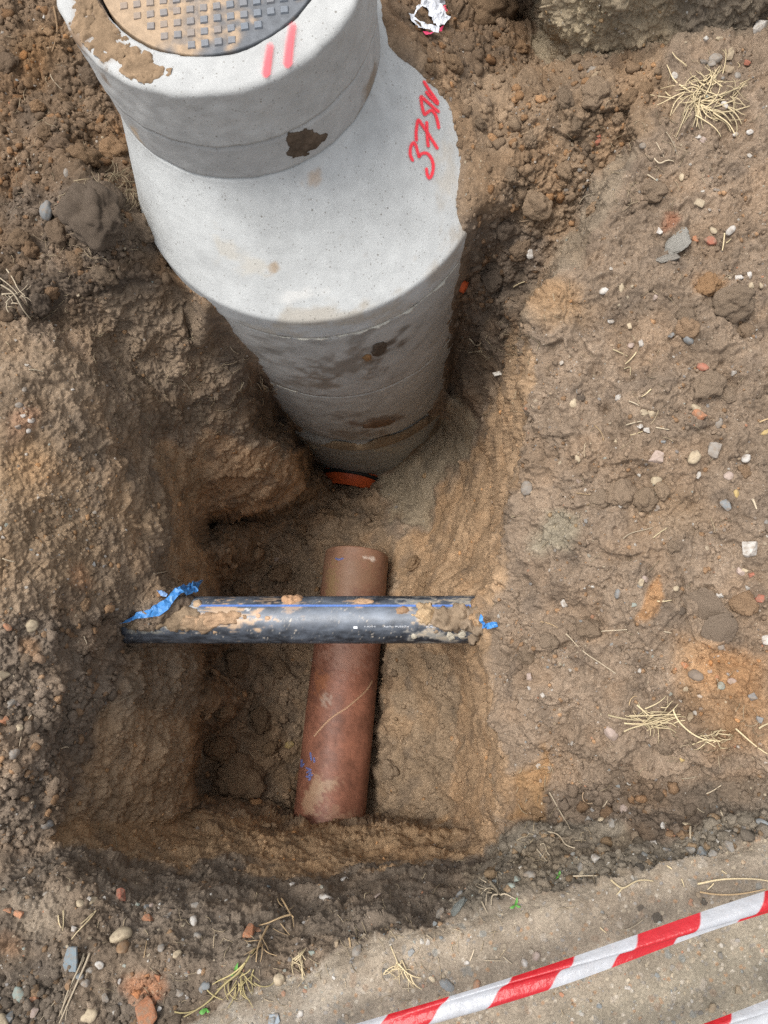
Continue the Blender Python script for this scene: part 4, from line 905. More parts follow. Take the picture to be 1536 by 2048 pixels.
for (x, y, rx, ry, col, st) in ((450, 1232, 60, 22, (0.42, 0.29, 0.18), 0.95), (350, 1235, 46, 26, (0.24, 0.18, 0.12), 0.9), (590, 1212, 24, 10, (0.38, 0.27, 0.19), 0.7), (540, 1203, 22, 7, (0.40, 0.28, 0.18), 0.6), (725, 1204, 26, 7, (0.42, 0.28, 0.18), 0.8), (805, 1220, 20, 9, (0.36, 0.26, 0.18), 0.7),
                                (870, 1235, 40, 26, (0.38, 0.28, 0.18), 0.9), (940, 1240, 46, 34, (0.24, 0.19, 0.13), 0.95), (385, 1225, 12, 26, (0.5, 0.55, 0.6), 0.55), (516, 1231, 7, 7, (0.45, 0.3, 0.2), 0.9), (535, 1236, 7, 6, (0.42, 0.28, 0.18), 0.9), (495, 1219, 5, 4, (0.6, 0.6, 0.6), 0.8), (608, 1235, 6, 5, (0.3, 0.22, 0.16), 0.7),
                                (870, 1270, 50, 12, (0.5, 0.46, 0.38), 0.4), (300, 1258, 40, 8, (0.25, 0.24, 0.2), 0.6), (830, 1205, 40, 10, (0.4, 0.38, 0.33), 0.45), (960, 1210, 50, 12, (0.45, 0.42, 0.36), 0.45)):
    q = np.hypot((px_ - x) / rx, (py_ - y) / ry); m_ = smooth((1.15 - q + 0.9 * n2 + 0.7 * n3) * 1.5) * st * (V[:, 2] > B0[2] - 0.02)
    Cc = Cc * (1 - m_[:, None]) + np.array([col]) * m_[:, None]
spk = smooth(vnoise(V, 0.005, 44) * 3 - 1.7) * smooth(vnoise(V, 0.05, 45) * 1.5 + 0.4) * 0.8
Cc = Cc * (1 - spk[:, None]) + np.array([0.5, 0.44, 0.36]) * spk[:, None]
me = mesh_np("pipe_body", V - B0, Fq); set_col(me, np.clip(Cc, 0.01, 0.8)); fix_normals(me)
def pe_mat():
    m, t, b = nmat("scuffed_polyethylene"); p = geo_pos(t); base = N(t, 'ShaderNodeVertexColor', layer_name='Col').outputs[0]
    n1 = noise(t, 260, 4, 0.7, p)
    t.links.new(mixc(t, 1.0, base, mathn(t, 'ADD', mathn(t, 'MULTIPLY', n1, 0.7), 0.65), 'MULTIPLY'), b.inputs['Base Color'])
    r = t.nodes.new('ShaderNodeMapRange'); r.inputs[1].default_value = 0.3; r.inputs[2].default_value = 0.7; r.inputs[3].default_value = 0.32; r.inputs[4].default_value = 0.6
    t.links.new(n1, r.inputs[0]); t.links.new(r.outputs[0], b.inputs['Roughness']); b.inputs['Specular IOR Level'].default_value = 0.6
    bump(t, b, n1, 0.12, 0.002); return m
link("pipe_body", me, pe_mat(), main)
WM_BVH = BVHTree.FromPolygons([tuple(v) for v in V.tolist()], [tuple(f) for f in Fq.tolist()])
main_hit = mk_hit(WM_BVH)
def on_main(s, ang, rr):         # s metres along the pipe, angle from +a
    return bp0 + bd * s + rr * (math.cos(ang) * ba + math.sin(ang) * bb)
def angle_at(px, py):
    r = main_hit(px, py); v = np.array(r[0]) - bp0; return float(v @ bd), math.atan2(v @ bb, v @ ba)
M_STRIPE = plain("blue_stripe", (0.10, 0.19, 0.48), 0.5, 0.4, 0, 160, 0.5, 0.0, 'world')
for (py, wdt) in ((1211.5, 0.0042),):
    s0, a0 = angle_at(390, py); s1_, a1 = angle_at(1000, py); n = 120; V = []
    for k in range(n):
        t = k / (n - 1); a = a0 + (a1 - a0) * t; s = s0 + (s1_ - s0) * t
        for q in (-1, 0, 1): V.append(on_main(s, a + q * wdt / BRAD, BRAD + (0.0013 if q == 0 else 0.0011)) - B0)
    me = mesh_np("stripe", V, grid_faces(3, n)); fix_normals(me); link("stripe", me, M_STRIPE, main)
def pipe_text(txt, px, py, size):
    cu = bpy.data.curves.new("print", 'FONT'); cu.body = txt; cu.size = size; cu.space_character = 1.12; cu.resolution_u = 1
    ob = bpy.data.objects.new("print_source", cu); COL.objects.link(ob)
    me = bpy.data.meshes.new_from_object(ob.evaluated_get(bpy.context.evaluated_depsgraph_get()))
    bpy.data.objects.remove(ob); s0, a0 = angle_at(px, py); sg = 1 if on_main(s0, a0 + 0.1, BRAD)[1] > on_main(s0, a0, BRAD)[1] else -1
    for v in me.vertices: v.co = Vector(on_main(s0 + v.co.x, a0 + sg * v.co.y / BRAD, BRAD + 0.0012) - B0)
    me.name = "printed_text"; fix_normals(me); me.materials.clear(); o = link("printed_text", me, M_PRINT_W, main); return o
pipe_text("0 30313 0", 729, 1254.5, 0.0085); pipe_text("AutoFit - PPL/EXCT-6", 768, 1254.5, 0.0085); pipe_text("PE-PN16 -0 m", 852, 1255.5, 0.0085); pipe_text("- WIS 4 -", 425, 1254, 0.0075)
sx0, sa0 = angle_at(707, 1254.5); V = []
for s in np.linspace(0, 0.014, 4):
    for a in np.linspace(-0.055, 0.04, 4): V.append(on_main(sx0 + s, sa0 + a, BRAD + 0.0012) - B0)
me = mesh_np("printed_mark", V, grid_faces(4, 4)); fix_normals(me); link("printed_mark", me, M_PRINT_W, main)
for i, (x, y, rx, ry, ang, th, col) in enumerate(((432, 1238, 50, 14, -4, 0.024, (0.36, 0.24, 0.15)), (400, 1248, 40, 14, 6, 0.026, (0.28, 0.195, 0.125)), (352, 1236, 40, 22, -8, 0.028, (0.22, 0.16, 0.105)), (395, 1208, 9, 6, 0, 0.010, (0.36, 0.26, 0.17)), (588, 1197, 20, 9, -6, 0.016, (0.40, 0.24, 0.14)), (724, 1203, 22, 5, 0, 0.007, (0.40, 0.26, 0.16)),
                                                   (806, 1220, 14, 7, 0, 0.010, (0.30, 0.19, 0.115)), (850, 1228, 24, 22, -30, 0.026, (0.38, 0.27, 0.16)), (905, 1236, 40, 26, -6, 0.036, (0.25, 0.185, 0.125)), (955, 1242, 36, 34, 0, 0.050, (0.22, 0.165, 0.115)), (516, 1231, 5, 5, 0, 0.004, (0.45, 0.3, 0.2)), (535, 1236, 6, 4, 0, 0.004, (0.42, 0.28, 0.18)), (295, 1243, 40, 14, -10, 0.034, (0.17, 0.13, 0.09)),
                                                   (900, 1272, 10, 8, 20, 0.008, (0.42, 0.38, 0.3)), (925, 1270, 8, 9, -20, 0.008, (0.42, 0.38, 0.3)), (828, 1273, 7, 6, 0, 0.006, (0.42, 0.38, 0.3)))):
    patch("mud_clump", main_hit, x, y, rx, ry, ang, th, col, main, 40 + i, n=26 if rx > 15 else 12, org=B0)

# ------------------------------------------------------------------ barrier tape
def tape_mat():
    m, t, b = nmat("barrier_tape_film")
    uv = N(t, 'ShaderNodeUVMap'); sp = N(t, 'ShaderNodeSeparateXYZ'); t.links.new(uv.outputs[0], sp.inputs[0])
    s = mathn(t, 'FRACT', mathn(t, 'ADD', mathn(t, 'ADD', sp.outputs[0], mathn(t, 'MULTIPLY', sp.outputs[1], -0.27)), 0.0))
    red = ramp(t, mathn(t, 'ABSOLUTE', mathn(t, 'SUBTRACT', s, 0.5)), 0.258, 0.242)
    c = mixc(t, red, (0.52, 0.545, 0.59), (0.52, 0.018, 0.026))
    c = mixc(t, 1.0, c, mathn(t, 'ADD', mathn(t, 'MULTIPLY', noise(t, 30, 5, 0.7, geo_pos(t)), 0.55), 0.68), 'MULTIPLY')
    t.links.new(c, b.inputs['Base Color']); b.inputs['Roughness'].default_value = 0.35; b.inputs['Specular IOR Level'].default_value = 0.5
    bump(t, b, noise(t, 55, 3, 0.6, geo_pos(t)), 0.5, 0.006)
    tr = N(t, 'ShaderNodeBsdfTranslucent'); t.links.new(c, tr.inputs[0])
    tp = N(t, 'ShaderNodeBsdfTransparent'); ms = N(t, 'ShaderNodeMixShader'); ms.inputs[0].default_value = 0.28
    t.links.new(b.outputs[0], ms.inputs[1]); t.links.new(tr.outputs[0], ms.inputs[2])
    m2 = N(t, 'ShaderNodeMixShader'); t.links.new(mathn(t, 'MULTIPLY', mathn(t, 'SUBTRACT', 1.0, red), 0.18), m2.inputs[0]); t.links.new(ms.outputs[0], m2.inputs[1]); t.links.new(tp.outputs[0], m2.inputs[2])
    t.links.new(m2.outputs[0], t.nodes['Material Output'].inputs[0]); return m
M_TAPE = tape_mat()
def tape(p0, p1, width, phase, label, sag=0.02, ext=3.0, tilt=0.35, flip=1):
    a, b = Vector(p0), Vector(p1); d = (b - a).normalized(); L = (b - a).length
    a = a - d * ext; Lt = L + 2 * ext; n = 620; acr = 13
    side = d.cross(Vector((0, 0, 1))).normalized() * -1
    if side.y < 0: side = -side
    V = []; UVs = []
    for i in range(n):
        t = i / (n - 1); c = a + d * (Lt * t); c.z -= sag * (1 - (2 * t - 1) ** 2) - sag
        tw = tilt + 0.22 * math.sin(3.1 * t * Lt + phase * 5) + 0.10 * math.sin(9 * t * Lt)
        up = Vector((0, 0, 1)); s2 = side * math.cos(tw) + up * math.sin(tw); nn = -side * math.sin(tw) + up * math.cos(tw)
        for j in range(acr):
            v = j / (acr - 1); w = (v - 0.45) * width
            curl = max(0.0, (v - 0.74) / 0.26); cup = 0.006 * math.sin(v * 7 + 6 * t * Lt)
            w2 = min(v, 0.74 + 0.10 * math.sin(curl * 1.57)) ; q = c + s2 * ((w2 - 0.45) * width) + nn * (cup - curl * curl * 0.018)
            V.append(tuple(q)); UVs.append(((t * Lt - ext) / 0.292 * flip + phase, v))
    me = mesh_np("barrier_tape", V, grid_faces(acr, n)); uvl = me.uv_layers.new(name="UVMap")
    li = np.zeros(len(me.loops), np.int32); me.loops.foreach_get('vertex_index', li); uvl.data.foreach_set('uv', np.array(UVs, np.float32)[li].ravel())
    o = link("barrier_tape", me, M_TAPE); tag(o, label, "barrier tape", "barrier tapes along the path"); return o
TP0, TP1 = pt(780, 2058, 1.74), pt(1536, 1816, 1.70)
tape(TP0, TP1, 0.050, 0.51, "red and white striped barrier tape stretched above the path, upper of two")
tape(pt(1100, 2186, 1.74), pt(1536, 2031, 1.72), 0.050, 0.55, "red and white barrier tape cutting the bottom right corner, lower of two", tilt=0.2)

# ------------------------------------------------------------------ small things: stones, clods, straw, scraps
def ico(sub, seed, rough, flat=(1, 1, 1), scale=0.8, cob=0.0):
    import bmesh
    bm = bmesh.new(); bmesh.ops.create_icosphere(bm, subdivisions=sub, radius=1.0)
    V = np.array([v.co[:] for v in bm.verts]); Fq = [tuple(v.index for v in f.verts) for f in bm.faces]; bm.free()
    d = 1 + rough * fbm(V + seed * 3.1, scale, 3, seed)
    if cob:
        f1, f2, rid = worley(V + seed * 1.7 + 0.12 * np.stack([vnoise(V, 0.3, seed + q) for q in range(3)], -1), 0.55, seed); d += cob * (np.sqrt(np.clip(1 - (f1 / 0.8) ** 2, 0, 1)) * (0.4 + rid) - 0.4)
        f1, f2, rid = worley(V + seed * 2.7, 0.24, seed + 3); d += cob * 0.45 * (np.sqrt(np.clip(1 - (f1 / 0.8) ** 2, 0, 1)) - 0.4)
        d += 0.03 * vnoise(V, 0.09, seed + 5)
    return V * d[:, None] * np.array(flat), Fq
def shard(seed, flat, n=14):
    import bmesh
    r = np.random.default_rng(seed); pts = r.normal(size=(n, 3)); pts /= np.linalg.norm(pts, axis=1, keepdims=True); pts = np.sign(pts) * np.abs(pts) ** 0.6; pts *= np.array(flat)
    bm = bmesh.new(); [bm.verts.new(p) for p in pts]; res = bmesh.ops.convex_hull(bm, input=bm.verts)
    bmesh.ops.delete(bm, geom=[v for v in bm.verts if not v.link_faces], context='VERTS')
    bmesh.ops.bevel(bm, geom=list(bm.edges), offset=0.06, segments=1, affect='EDGES', clamp_overlap=True)
    bmesh.ops.recalc_face_normals(bm, faces=bm.faces)
    V = np.array([v.co[:] for v in bm.verts]); bm.verts.index_update(); Fq = [tuple(v.index for v in f.verts) for f in bm.faces]; bm.free()
    return V, Fq
def bank_of(name, mat, makers, smooth_on):
    out = []
    for V, Fq in makers:
        me = pymesh(name, V, Fq, smooth_on); me.materials.append(mat); out.append(me)
    return out
PEB = bank_of("pebble", M_STONE, [ico(3, k, 0.22, (1.15, 0.9, 0.62), 1.0) for k in range(1, 9)], True)
ANG = bank_of("stone", M_STONE, [shard(100 + k, (1.05, 0.85, 0.6)) for k in range(8)], False)
BRK = bank_of("brick_fragment", M_BRICK, [shard(200 + k, (1.1, 0.8, 0.5), 11) for k in range(8)], False)
CLD = bank_of("soil_clod", M_CLOD, [ico(5, 20 + k, 0.26, (1.1, 0.95, 0.72), 0.9, 0.20) for k in range(8)], True)
MRT = bank_of("mortar_lump", M_CLOD, [ico(4, 40 + k, 0.3, (1.15, 0.9, 0.45), 0.8, 0.12) for k in range(3)], True)

PAL = {'w': ((0.60, 0.58, 0.54), "white"), 'c': ((0.52, 0.43, 0.29), "cream"), 'g': ((0.25, 0.24, 0.22), "grey"), 'd': ((0.12, 0.12, 0.115), "dark grey"), 'b': ((0.20, 0.235, 0.255), "blue grey"), 't': ((0.34, 0.26, 0.165), "tan"),
       'o': ((0.42, 0.165, 0.075), "orange"), 'r': ((0.36, 0.105, 0.065), "red"), 'y': ((0.50, 0.36, 0.13), "yellow"), 'k': ((0.028, 0.028, 0.030), "black"), 'p': ((0.42, 0.33, 0.29), "pinkish grey"), 'n': ((0.27, 0.34, 0.31), "pale green"),
       's': ((0.085, 0.066, 0.050), "dark brown"), 'e': ((0.175, 0.112, 0.062), "brown"), 'f': ((0.21, 0.155, 0.105), "tan brown"), 'u': ((0.27, 0.155, 0.075), "orange brown")}
MARKS = [(1417, 200, "the big straw tuft"), (1290, 1430, "the straw bundle"), (860, 35, "the torn white wrapper"), (300, 1210, "the long blue plastic strip"), (985, 1240, "the small blue scrap"), (140, 1919, "the blue slate"), (243, 1871, "the large cream cobble"),
         (102, 420, "the round blue grey cobble"), (1500, 1096, "the big flat white stone"), (1486, 1207, "the round brown clod"), (1471, 602, "the big brown clod"), (1380, 658, "the orange tan lump"), (1311, 918, "the long pale stone"), (1427, 900, "the grey block stone"),
         (1417, 770, "the crumbling grey lump"), (652, 1796, "the grey white stone by the pit"), (917, 1814, "the blue grey mortar lump"), (293, 2029, "the broken brick lump"), (242, 1791, "the red brick shard"), (187, 433, "the fibrous root clod"),
         (63, 1251, "the flat cream stone"), (1117, 1753, "the green sprout"), (1030, 1808, "the weed root"), (520, 1895, "the branching dry root"), (1404, 735, "the reddish stone"), (1421, 483, "the red orange brick"), (1521, 55, "the grey white stone at the bank"),
         (1196, 285, "the little red stone"), (1452, 1010, "the pale blue stone"), (1292, 1700, "the green grey gravel"), (440, 1960, "the dry weed stems"), (160, 1960, "the long straw stems"), (805, 1925, "the straw on the path edge"), (1440, 1760, "the looping dry stalk"),
         (180, 2029, "the long cream pebble"), (1224, 1464, "the pinkish grey stone"), (1307, 447, "the red brown lump"), (1165, 1690, "the forked white root")]
def where_on(x, y):
    if pav_sd[int(np.searchsorted(GY, y)) - 1, int(np.searchsorted(GX, x)) - 1] > 0: return "on the path"
    if x > 1000 and y > 1600: return "along the path edge"
    if y > 1690: return "in the near topsoil"
    if x > 1060 and y < 240: return "by the clay bank"
    if x > 1150 or (x > 1000 and y > 620): return "on the right bank"
    if x < 330 and y > 640: return "on the left bank"
    if x < 420: return "in the spoil heap"
    if y < 500: return "in the sandy spoil"
    return "in the pit"
used = {}
def rel(x, y, r):
    best = sorted((math.hypot(x - a, y - b), a, b, n) for a, b, n in MARKS if math.hypot(x - a, y - b) > r * 0.9 + 4)
    out = []
    for dist, a, b, n in best[:4]:
        dx, dy = x - a, y - b
        h = "right of" if dx > 0 else "left of"; v = "below" if dy > 0 else "above"
        nearw = "just " if dist < 90 else ("well " if dist > 240 else "")
        out.append((nearw + (h if abs(dx) > abs(dy) else v)) + " " + n)
    return out
def name_it(x, y, r, colour, noun, big):
    base = big + colour + " " + noun + " " + where_on(x, y)
    rr_ = rel(x, y, r)
    for k in range(len(rr_)):
        l = base + ", " + rr_[k]
        if l not in used and len(l.split()) <= 16: used[l] = 1; return l
    for k in range(1, len(rr_)):
        l = big + colour + " " + noun + " " + rr_[0] + ", " + rr_[k]
        if l not in used and len(l.split()) <= 16: used[l] = 1; return l
    l = base if base not in used else base + ", " + min(rr_, key=lambda q: len(q.split())); used[l] = used.get(l, 1) + 1; return l
def seat(me, name, x, y, r, col, sink=0.30, flat=None, yaw=None, jit=0.10, lift=0.0, tiltj=0.25):
    p, n = ground_at(x, y); s = px_size(r, p)
    o = bpy.data.objects.new(name, me); COL.objects.link(o)
    n = (n + Vector((random.gauss(0, tiltj), random.gauss(0, tiltj), 0)) * 0.5).normalized()
    q = n.to_track_quat('Z', 'Y') @ Matrix.Rotation(random.uniform(0, 6.28) if yaw is None else yaw, 3, 'Z').to_quaternion()
    o.rotation_mode = 'QUATERNION'; o.rotation_quaternion = q
    a = 1 if flat is None else flat
    ci = C.reshape(NY, NX, 3)[min(int(np.searchsorted(GY, y)), NY - 1), min(int(np.searchsorted(GX, x)), NX - 1)]
    lm = 0.62 if name == 'soil_clod' else (0.82 if name == 'soil_crust' else (0.55 if name == 'coal_lump' else 0.30)); col = np.array(col) * (1.25 if name == 'soil_clod' else 0.92) * (1 - lm) + np.asarray(ci) * lm
    o.scale = (s * random.uniform(0.9, 1.1), s * random.uniform(0.88, 1.08), s * a)
    o.location = p + n * (s * (0.62 * a - 2 * sink * 0.62 * a) + lift)
    c = np.array(col) * random.uniform(1 - jit, 1 + jit); o.color = (*np.clip(c, 0, 0.9), 1)
    return o
STONES = """88,34,5,w;134,345,9,g;142,409,11,c;184,142,0,g;1184,142,12,g;1192,155,13,t;1351,147,8,w;1431,117,14,g;1461,105,13,c;1422,132,12,g;1407,125,11,d;1412,75,8,w;1439,78,9,c;1521,55,18,w;1454,148,14,t;1474,150,10,g;1449,210,8,w;1399,408,13,c;1396,275,8,w;1409,282,13,p;
1469,275,6,w;1499,265,7,w;1364,355,7,c;1431,385,8,g;1319,462,10,w;1426,463,9,c;1461,462,9,w;1277,287,8,g;1059,508,12,w;1476,559,11,w;1497,552,8,w;1502,572,7,c;1522,572,6,c;1206,582,9,w;1242,577,9,c;1311,595,7,p;1221,642,7,w;1284,687,9,w;1261,692,8,p;1259,652,7,c;1341,670,8,b;1377,677,13,b;1404,735,13,r;
1467,745,8,w;1397,785,9,y;1391,817,12,c;1437,847,11,g;1237,795,9,w;1147,807,10,c;1287,827,9,c;1301,828,13,c;1279,852,7,w;1296,860,9,w;1326,884,6,b;1311,918,21,p;1312,962,11,c;1427,900,19,g;1387,917,15,c;1491,917,10,w;1457,952,11,p;1396,950,8,w;1471,987,8,y;1452,1010,14,b;1157,964,9,p;1156,917,8,c;1231,884,6,c;1531,865,10,y;1054,975,14,g;
1500,1096,20,w;1481,1146,13,p;1489,1141,8,c;1282,1164,8,c;1290,1158,7,p;1351,1177,7,c;1129,1206,9,w;1439,1191,9,w;1236,1187,8,b;1269,1211,8,n;1392,1351,13,d;1442,1371,8,n;1371,1377,7,c;1506,1394,9,b;1464,1364,9,p;1441,1294,7,g;1532,1281,9,w;1224,1464,17,p;1384,1436,11,t;1366,1521,8,y;1061,1354,9,p;1269,1421,6,t;1520,1440,9,b;1061,1376,5,w;1084,1391,6,w;
63,1251,14,c;5,1351,14,c;15,1254,9,o;188,1129,7,b;113,1274,7,c;23,1407,14,g;33,1407,10,p;38,1456,9,c;63,1366,8,t;5,1440,13,o;38,1321,6,w;27,1507,12,g;145,780,5,w;48,780,7,g;38,810,8,g;45,832,6,w;62,841,7,w;36,854,8,g;56,862,6,w;5,1075,5,w;
95,1649,12,b;160,1808,8,c;185,1801,10,c;177,1799,6,w;273,1812,6,n;293,1813,7,b;303,1811,6,p;243,1871,20,c;247,1896,15,u;200,1929,9,w;182,1941,8,g;355,1909,9,c;323,1896,9,g;387,1836,9,w;390,1816,8,g;333,1833,10,g;143,1969,12,u;68,1998,11,o;40,1989,13,n;22,2033,13,b;5,2043,14,c;180,2029,18,c;410,1974,11,b;360,1986,10,g;210,1996,9,g;172,1966,8,g;395,1873,10,g;147,1858,8,w;400,1944,6,w;67,2023,11,p;160,1953,8,b;238,1962,6,w;318,2018,6,w;
652,1796,15,w;584,1771,7,w;689,1764,8,w;757,1794,7,p;882,1828,12,g;939,1781,9,c;919,1789,9,b;952,1776,7,c;962,1784,8,c;674,1893,8,t;715,1903,11,g;624,1906,7,n;559,1959,12,c;894,1969,12,b;954,1969,9,o;822,1904,8,b;865,1958,7,c;549,2038,11,b;600,2028,8,w;855,1886,6,w;934,1925,5,w;
1176,1639,12,g;1249,1624,12,p;1202,1641,8,c;1224,1648,10,g;1327,1654,8,w;1374,1653,10,c;1352,1650,7,g;1524,1649,11,b;1457,1689,11,g;1201,1701,9,u;1284,1689,9,n;1292,1701,9,n;1309,1691,8,w;1334,1699,8,b;1191,1721,11,w;1161,1736,10,g;1404,1708,14,b;1381,1701,10,g;1427,1709,10,g;1061,1758,11,g;1071,1739,9,c;1409,1642,7,t;1265,1700,7,n;1036,1766,9,n;1029,1790,8,n;
579,1489,10,y;552,1119,7,p;1476,1980,9,t;1423,2016,8,t;1255,1975,6,w;1060,1985,9,g;1048,1925,7,w;1072,1912,8,p;667,1954,5,w;1440,1910,7,d"""
BRICKS = "1196,285,9,r;1494,122,8,r;1421,483,14,r;1389,480,9,o;1399,830,15,o;242,1791,15,r;298,1839,14,o;38,1829,10,o;15,1823,8,o;500,1869,16,o;515,1862,10,o;293,2029,28,o;310,2003,15,o;1131,1718,11,o;1370,1330,8,o;1503,1150,7,r;315,1955,9,o;1197,270,6,r;1520,1196,10,r"
CLODS = """122,297,25,s;180,163,22,s;167,325,32,e;227,305,28,u;285,460,32,f;333,510,22,f;77,217,15,u;72,355,12,u;187,433,58,s;215,395,30,s;120,470,26,e;40,480,20,e;60,500,16,u;205,550,22,f;80,610,22,s;100,585,16,u;35,590,18,s;155,520,18,e;20,130,22,s;250,290,14,e;90,265,16,e;30,560,16,e;
170,1209,12,u;55,1317,16,f;1194,187,28,f;1307,387,24,f;1184,420,15,u;1077,413,28,f;1010,460,20,s;985,560,22,s;1040,500,20,e;975,30,50,e;900,130,20,e;1010,90,22,e;1044,100,16,u;1471,602,33,f;1417,572,22,u;1380,658,22,u;1374,632,16,f;1417,770,26,f;1454,790,20,f;1440,775,12,s;1490,660,15,e;1486,1207,21,u;1461,1446,14,u;1347,1094,12,f;
478,1555,40,e;785,1540,17,f;440,1500,24,e;520,1440,20,e;470,1330,22,e;560,1340,18,e;450,1420,18,e;540,1500,14,e;480,1180,16,e;560,1150,18,e;850,1160,12,e;470,1110,12,e;600,1060,12,e;830,1130,14,e;1322,980,14,f;1240,990,26,f;1200,1000,18,f;1290,1000,20,f;1180,1260,22,f;1100,1285,16,f;1060,1310,20,f;1490,942,13,u;1330,1490,18,f;300,360,12,s;60,90,14,e;130,200,14,e;1130,340,16,f;1240,240,16,f;1150,250,14,f;1060,280,16,f;960,250,12,f;1020,350,14,f;1130,200,18,f;1260,200,20,e;1290,180,14,e;1030,150,14,e;860,140,12,e"""
def parse(sx): return [(float(a), float(b), float(c), d) for a, b, c, d in (q.strip().split(',') for q in sx.replace("\n", "").split(';') if q.strip()) if float(c) > 0]
HAND = {(102, 420): "smooth round blue grey cobble lying in the brown spoil heap", (243, 1871): "large smooth cream cobble above a tan one in the near topsoil", (1500, 1096): "big flat white stone at the right edge of the bank", (1311, 918): "long pale grey stone lying lengthwise on the right bank",
        (1427, 900): "grey blocky stone beside a tan one on the right bank", (652, 1796): "grey white angular stone alone on the dark slope below the pit", (63, 1251): "flat cream stone on dark soil left of the blue strip", (180, 2029): "long cream pebble at the bottom edge by straw stems", (1452, 1010): "pale blue stone shard on the right bank",
        (1224, 1464): "pinkish grey angular stone just below the straw bundle", (579, 1489): "small yellowish round pebble on the pit floor left of the clay pipe", (1404, 735): "reddish stone sitting against the crumbling grey lump", (1521, 55): "grey white stone in the corner under the clay bank",
        (242, 1791): "red brick shard standing out on the dark near slope", (293, 2029): "largest broken orange brick lump at the bottom edge", (1421, 483): "red orange brick piece on the upper right bank", (1196, 285): "little bright red brick chip in the sandy spoil",
        (187, 433): "large dark clod bound with fine roots beside the manhole cone", (1471, 602): "big smooth brown clod on the right bank near the frame edge", (1486, 1207): "round orange brown clod beside a grey soil crust", (1380, 658): "orange tan crumbly lump on the right bank", (478, 1555): "big dark clod on the pit floor left of the clay pipe",
        (1417, 770): "crumbling grey tan lump with reddish stone at its top", (975, 30): "broad smooth brown clod right of the torn white wrapper", (785, 1540): "pale flat clod on the floor right of the clay pipe", (1307, 387): "cracked tan clod beside a long cream pebble"}
def stones(rows, bank, nm, noun, cat, grp, sink):
    for (x, y, r, c) in rows:
        if cat == 'stone': r *= 0.9
        col, cn = PAL[c]; k = int(x * 7 + y * 3) % len(bank)
        big = "small " if r < 9 else ("" if r < 14 else "large ")
        use = bank; noun_ = noun
        if cat == "stone" and (int(x + y) % 5 < 3 and r < 16 or r > 16 and c in 'gpw'): use, noun_ = ANG, "stone"
        o = seat(use[k], "soil_clod" if cat == "clod" else ("brick_fragment" if cat == "brick" else ("pebble" if noun_ == "pebble" else "stone")), x, y, r, col, 0.24 if (cat == 'clod' and 395 < x < 900 and y > 1030) else sink)
        tag(o, HAND.get((int(x), int(y))) or name_it(x, y, r, cn, noun_, big), cat, grp)
seat_c = seat(PEB[2], "pebble", 102, 420, 21, (0.16, 0.185, 0.20), 0.12); tag(seat_c, HAND[(102, 420)], "stone", "stones lying in the dug soil")
stones(parse(STONES), PEB, "pebble", "pebble", "stone", "stones lying in the dug soil", 0.36)
stones(parse(BRICKS), BRK, "brick_fragment", "brick fragment", "brick", "broken brick in the dug soil", 0.36)
stones(parse(CLODS), CLD, "soil_clod", "clod of soil", "clod", "clods of dug soil", 0.40)
for (x, y, r, col, l) in ((1355, 490, 26, (0.36, 0.36, 0.33), "whitish crumbly mortar smear on the upper right bank"), (1337, 519, 20, (0.36, 0.34, 0.30), "pale mortar lump below the whitish mortar smear"), (917, 1814, 20, (0.22, 0.25, 0.24), "blue grey mortar lump at the broken path edge"),
                          (1415, 1215, 40, (0.23, 0.19, 0.15), "flat grey soil crust slab with a cracked edge on the right bank"), (1438, 1260, 30, (0.23, 0.19, 0.15), "lower grey soil crust slab beside orange clay")):
    o = seat(MRT[int(x) % 3], "mortar_lump" if r < 28 else "soil_crust", x, y, r, col, 0.36, 0.55 if r < 28 else 0.35); tag(o, l, "mortar" if r < 28 else "soil crust")
for (x, y, r) in ((1161, 795, 9), (1279, 1733, 11), (1284, 1716, 9), (1314, 1836, 12), (1365, 1222, 9), (1205, 1760, 10), (1230, 1752, 8), (1407, 1803, 8), (1280, 1815, 7), (1540, 520, 9)):
    o = seat(MRT[int(x) % 3], "coal_lump", x, y, r * 0.75, (0.05, 0.048, 0.046), 0.45, 0.6); tag(o, name_it(x, y, r, "black", "crumb of coal", ""), "coal", "black coal crumbs")
def outline_slab(name, pts, thick, mat, col, label, cat, lift=0.002, tilt=(0, 0)):
    p0, n = ground_at(sum(a for a, b in pts) / len(pts), sum(b for a, b in pts) / len(pts)); h = CAM_Z - p0.z
    top = [Vector(pt(a, b, h - lift - thick)) for a, b in pts]; V = []
    for t, ins in ((-thick, 1.0), (-0.0015, 1.0), (0, 0.96)):
        c = sum(top, Vector()) / len(top)
        for q in top: V.append(c + (q - c) * ins + Vector((0, 0, t)) + Vector((0, 0, (q.x - c.x) * tilt[0] + (q.y - c.y) * tilt[1])) - p0)
    m = len(pts); Fq = [tuple(range(2 * m, 3 * m))] + [(s * m + i, s * m + (i + 1) % m, (s + 1) * m + (i + 1) % m, (s + 1) * m + i) for s in range(2) for i in range(m)] + [tuple(range(m))[::-1]]
    me = pymesh(name, V, Fq, False); fix_normals(me); o = link(name, me, mat); o.location = p0; o.color = (*col, 1); return tag(o, label, cat)
outline_slab("slate", [(137, 1893), (155, 1893), (154, 1925), (150, 1946), (126, 1946), (123, 1930), (130, 1908)], 0.007, M_STONE, (0.155, 0.19, 0.21), "flat blue grey slate piece lying left of long straw stems", "slate", 0.006, (0.1, 0.15))
outline_slab("slate", [(538, 2030), (556, 2028), (560, 2044), (548, 2056), (536, 2048)], 0.004, M_STONE, (0.26, 0.30, 0.33), "small pale blue slate chip at the bottom of the path edge", "slate")
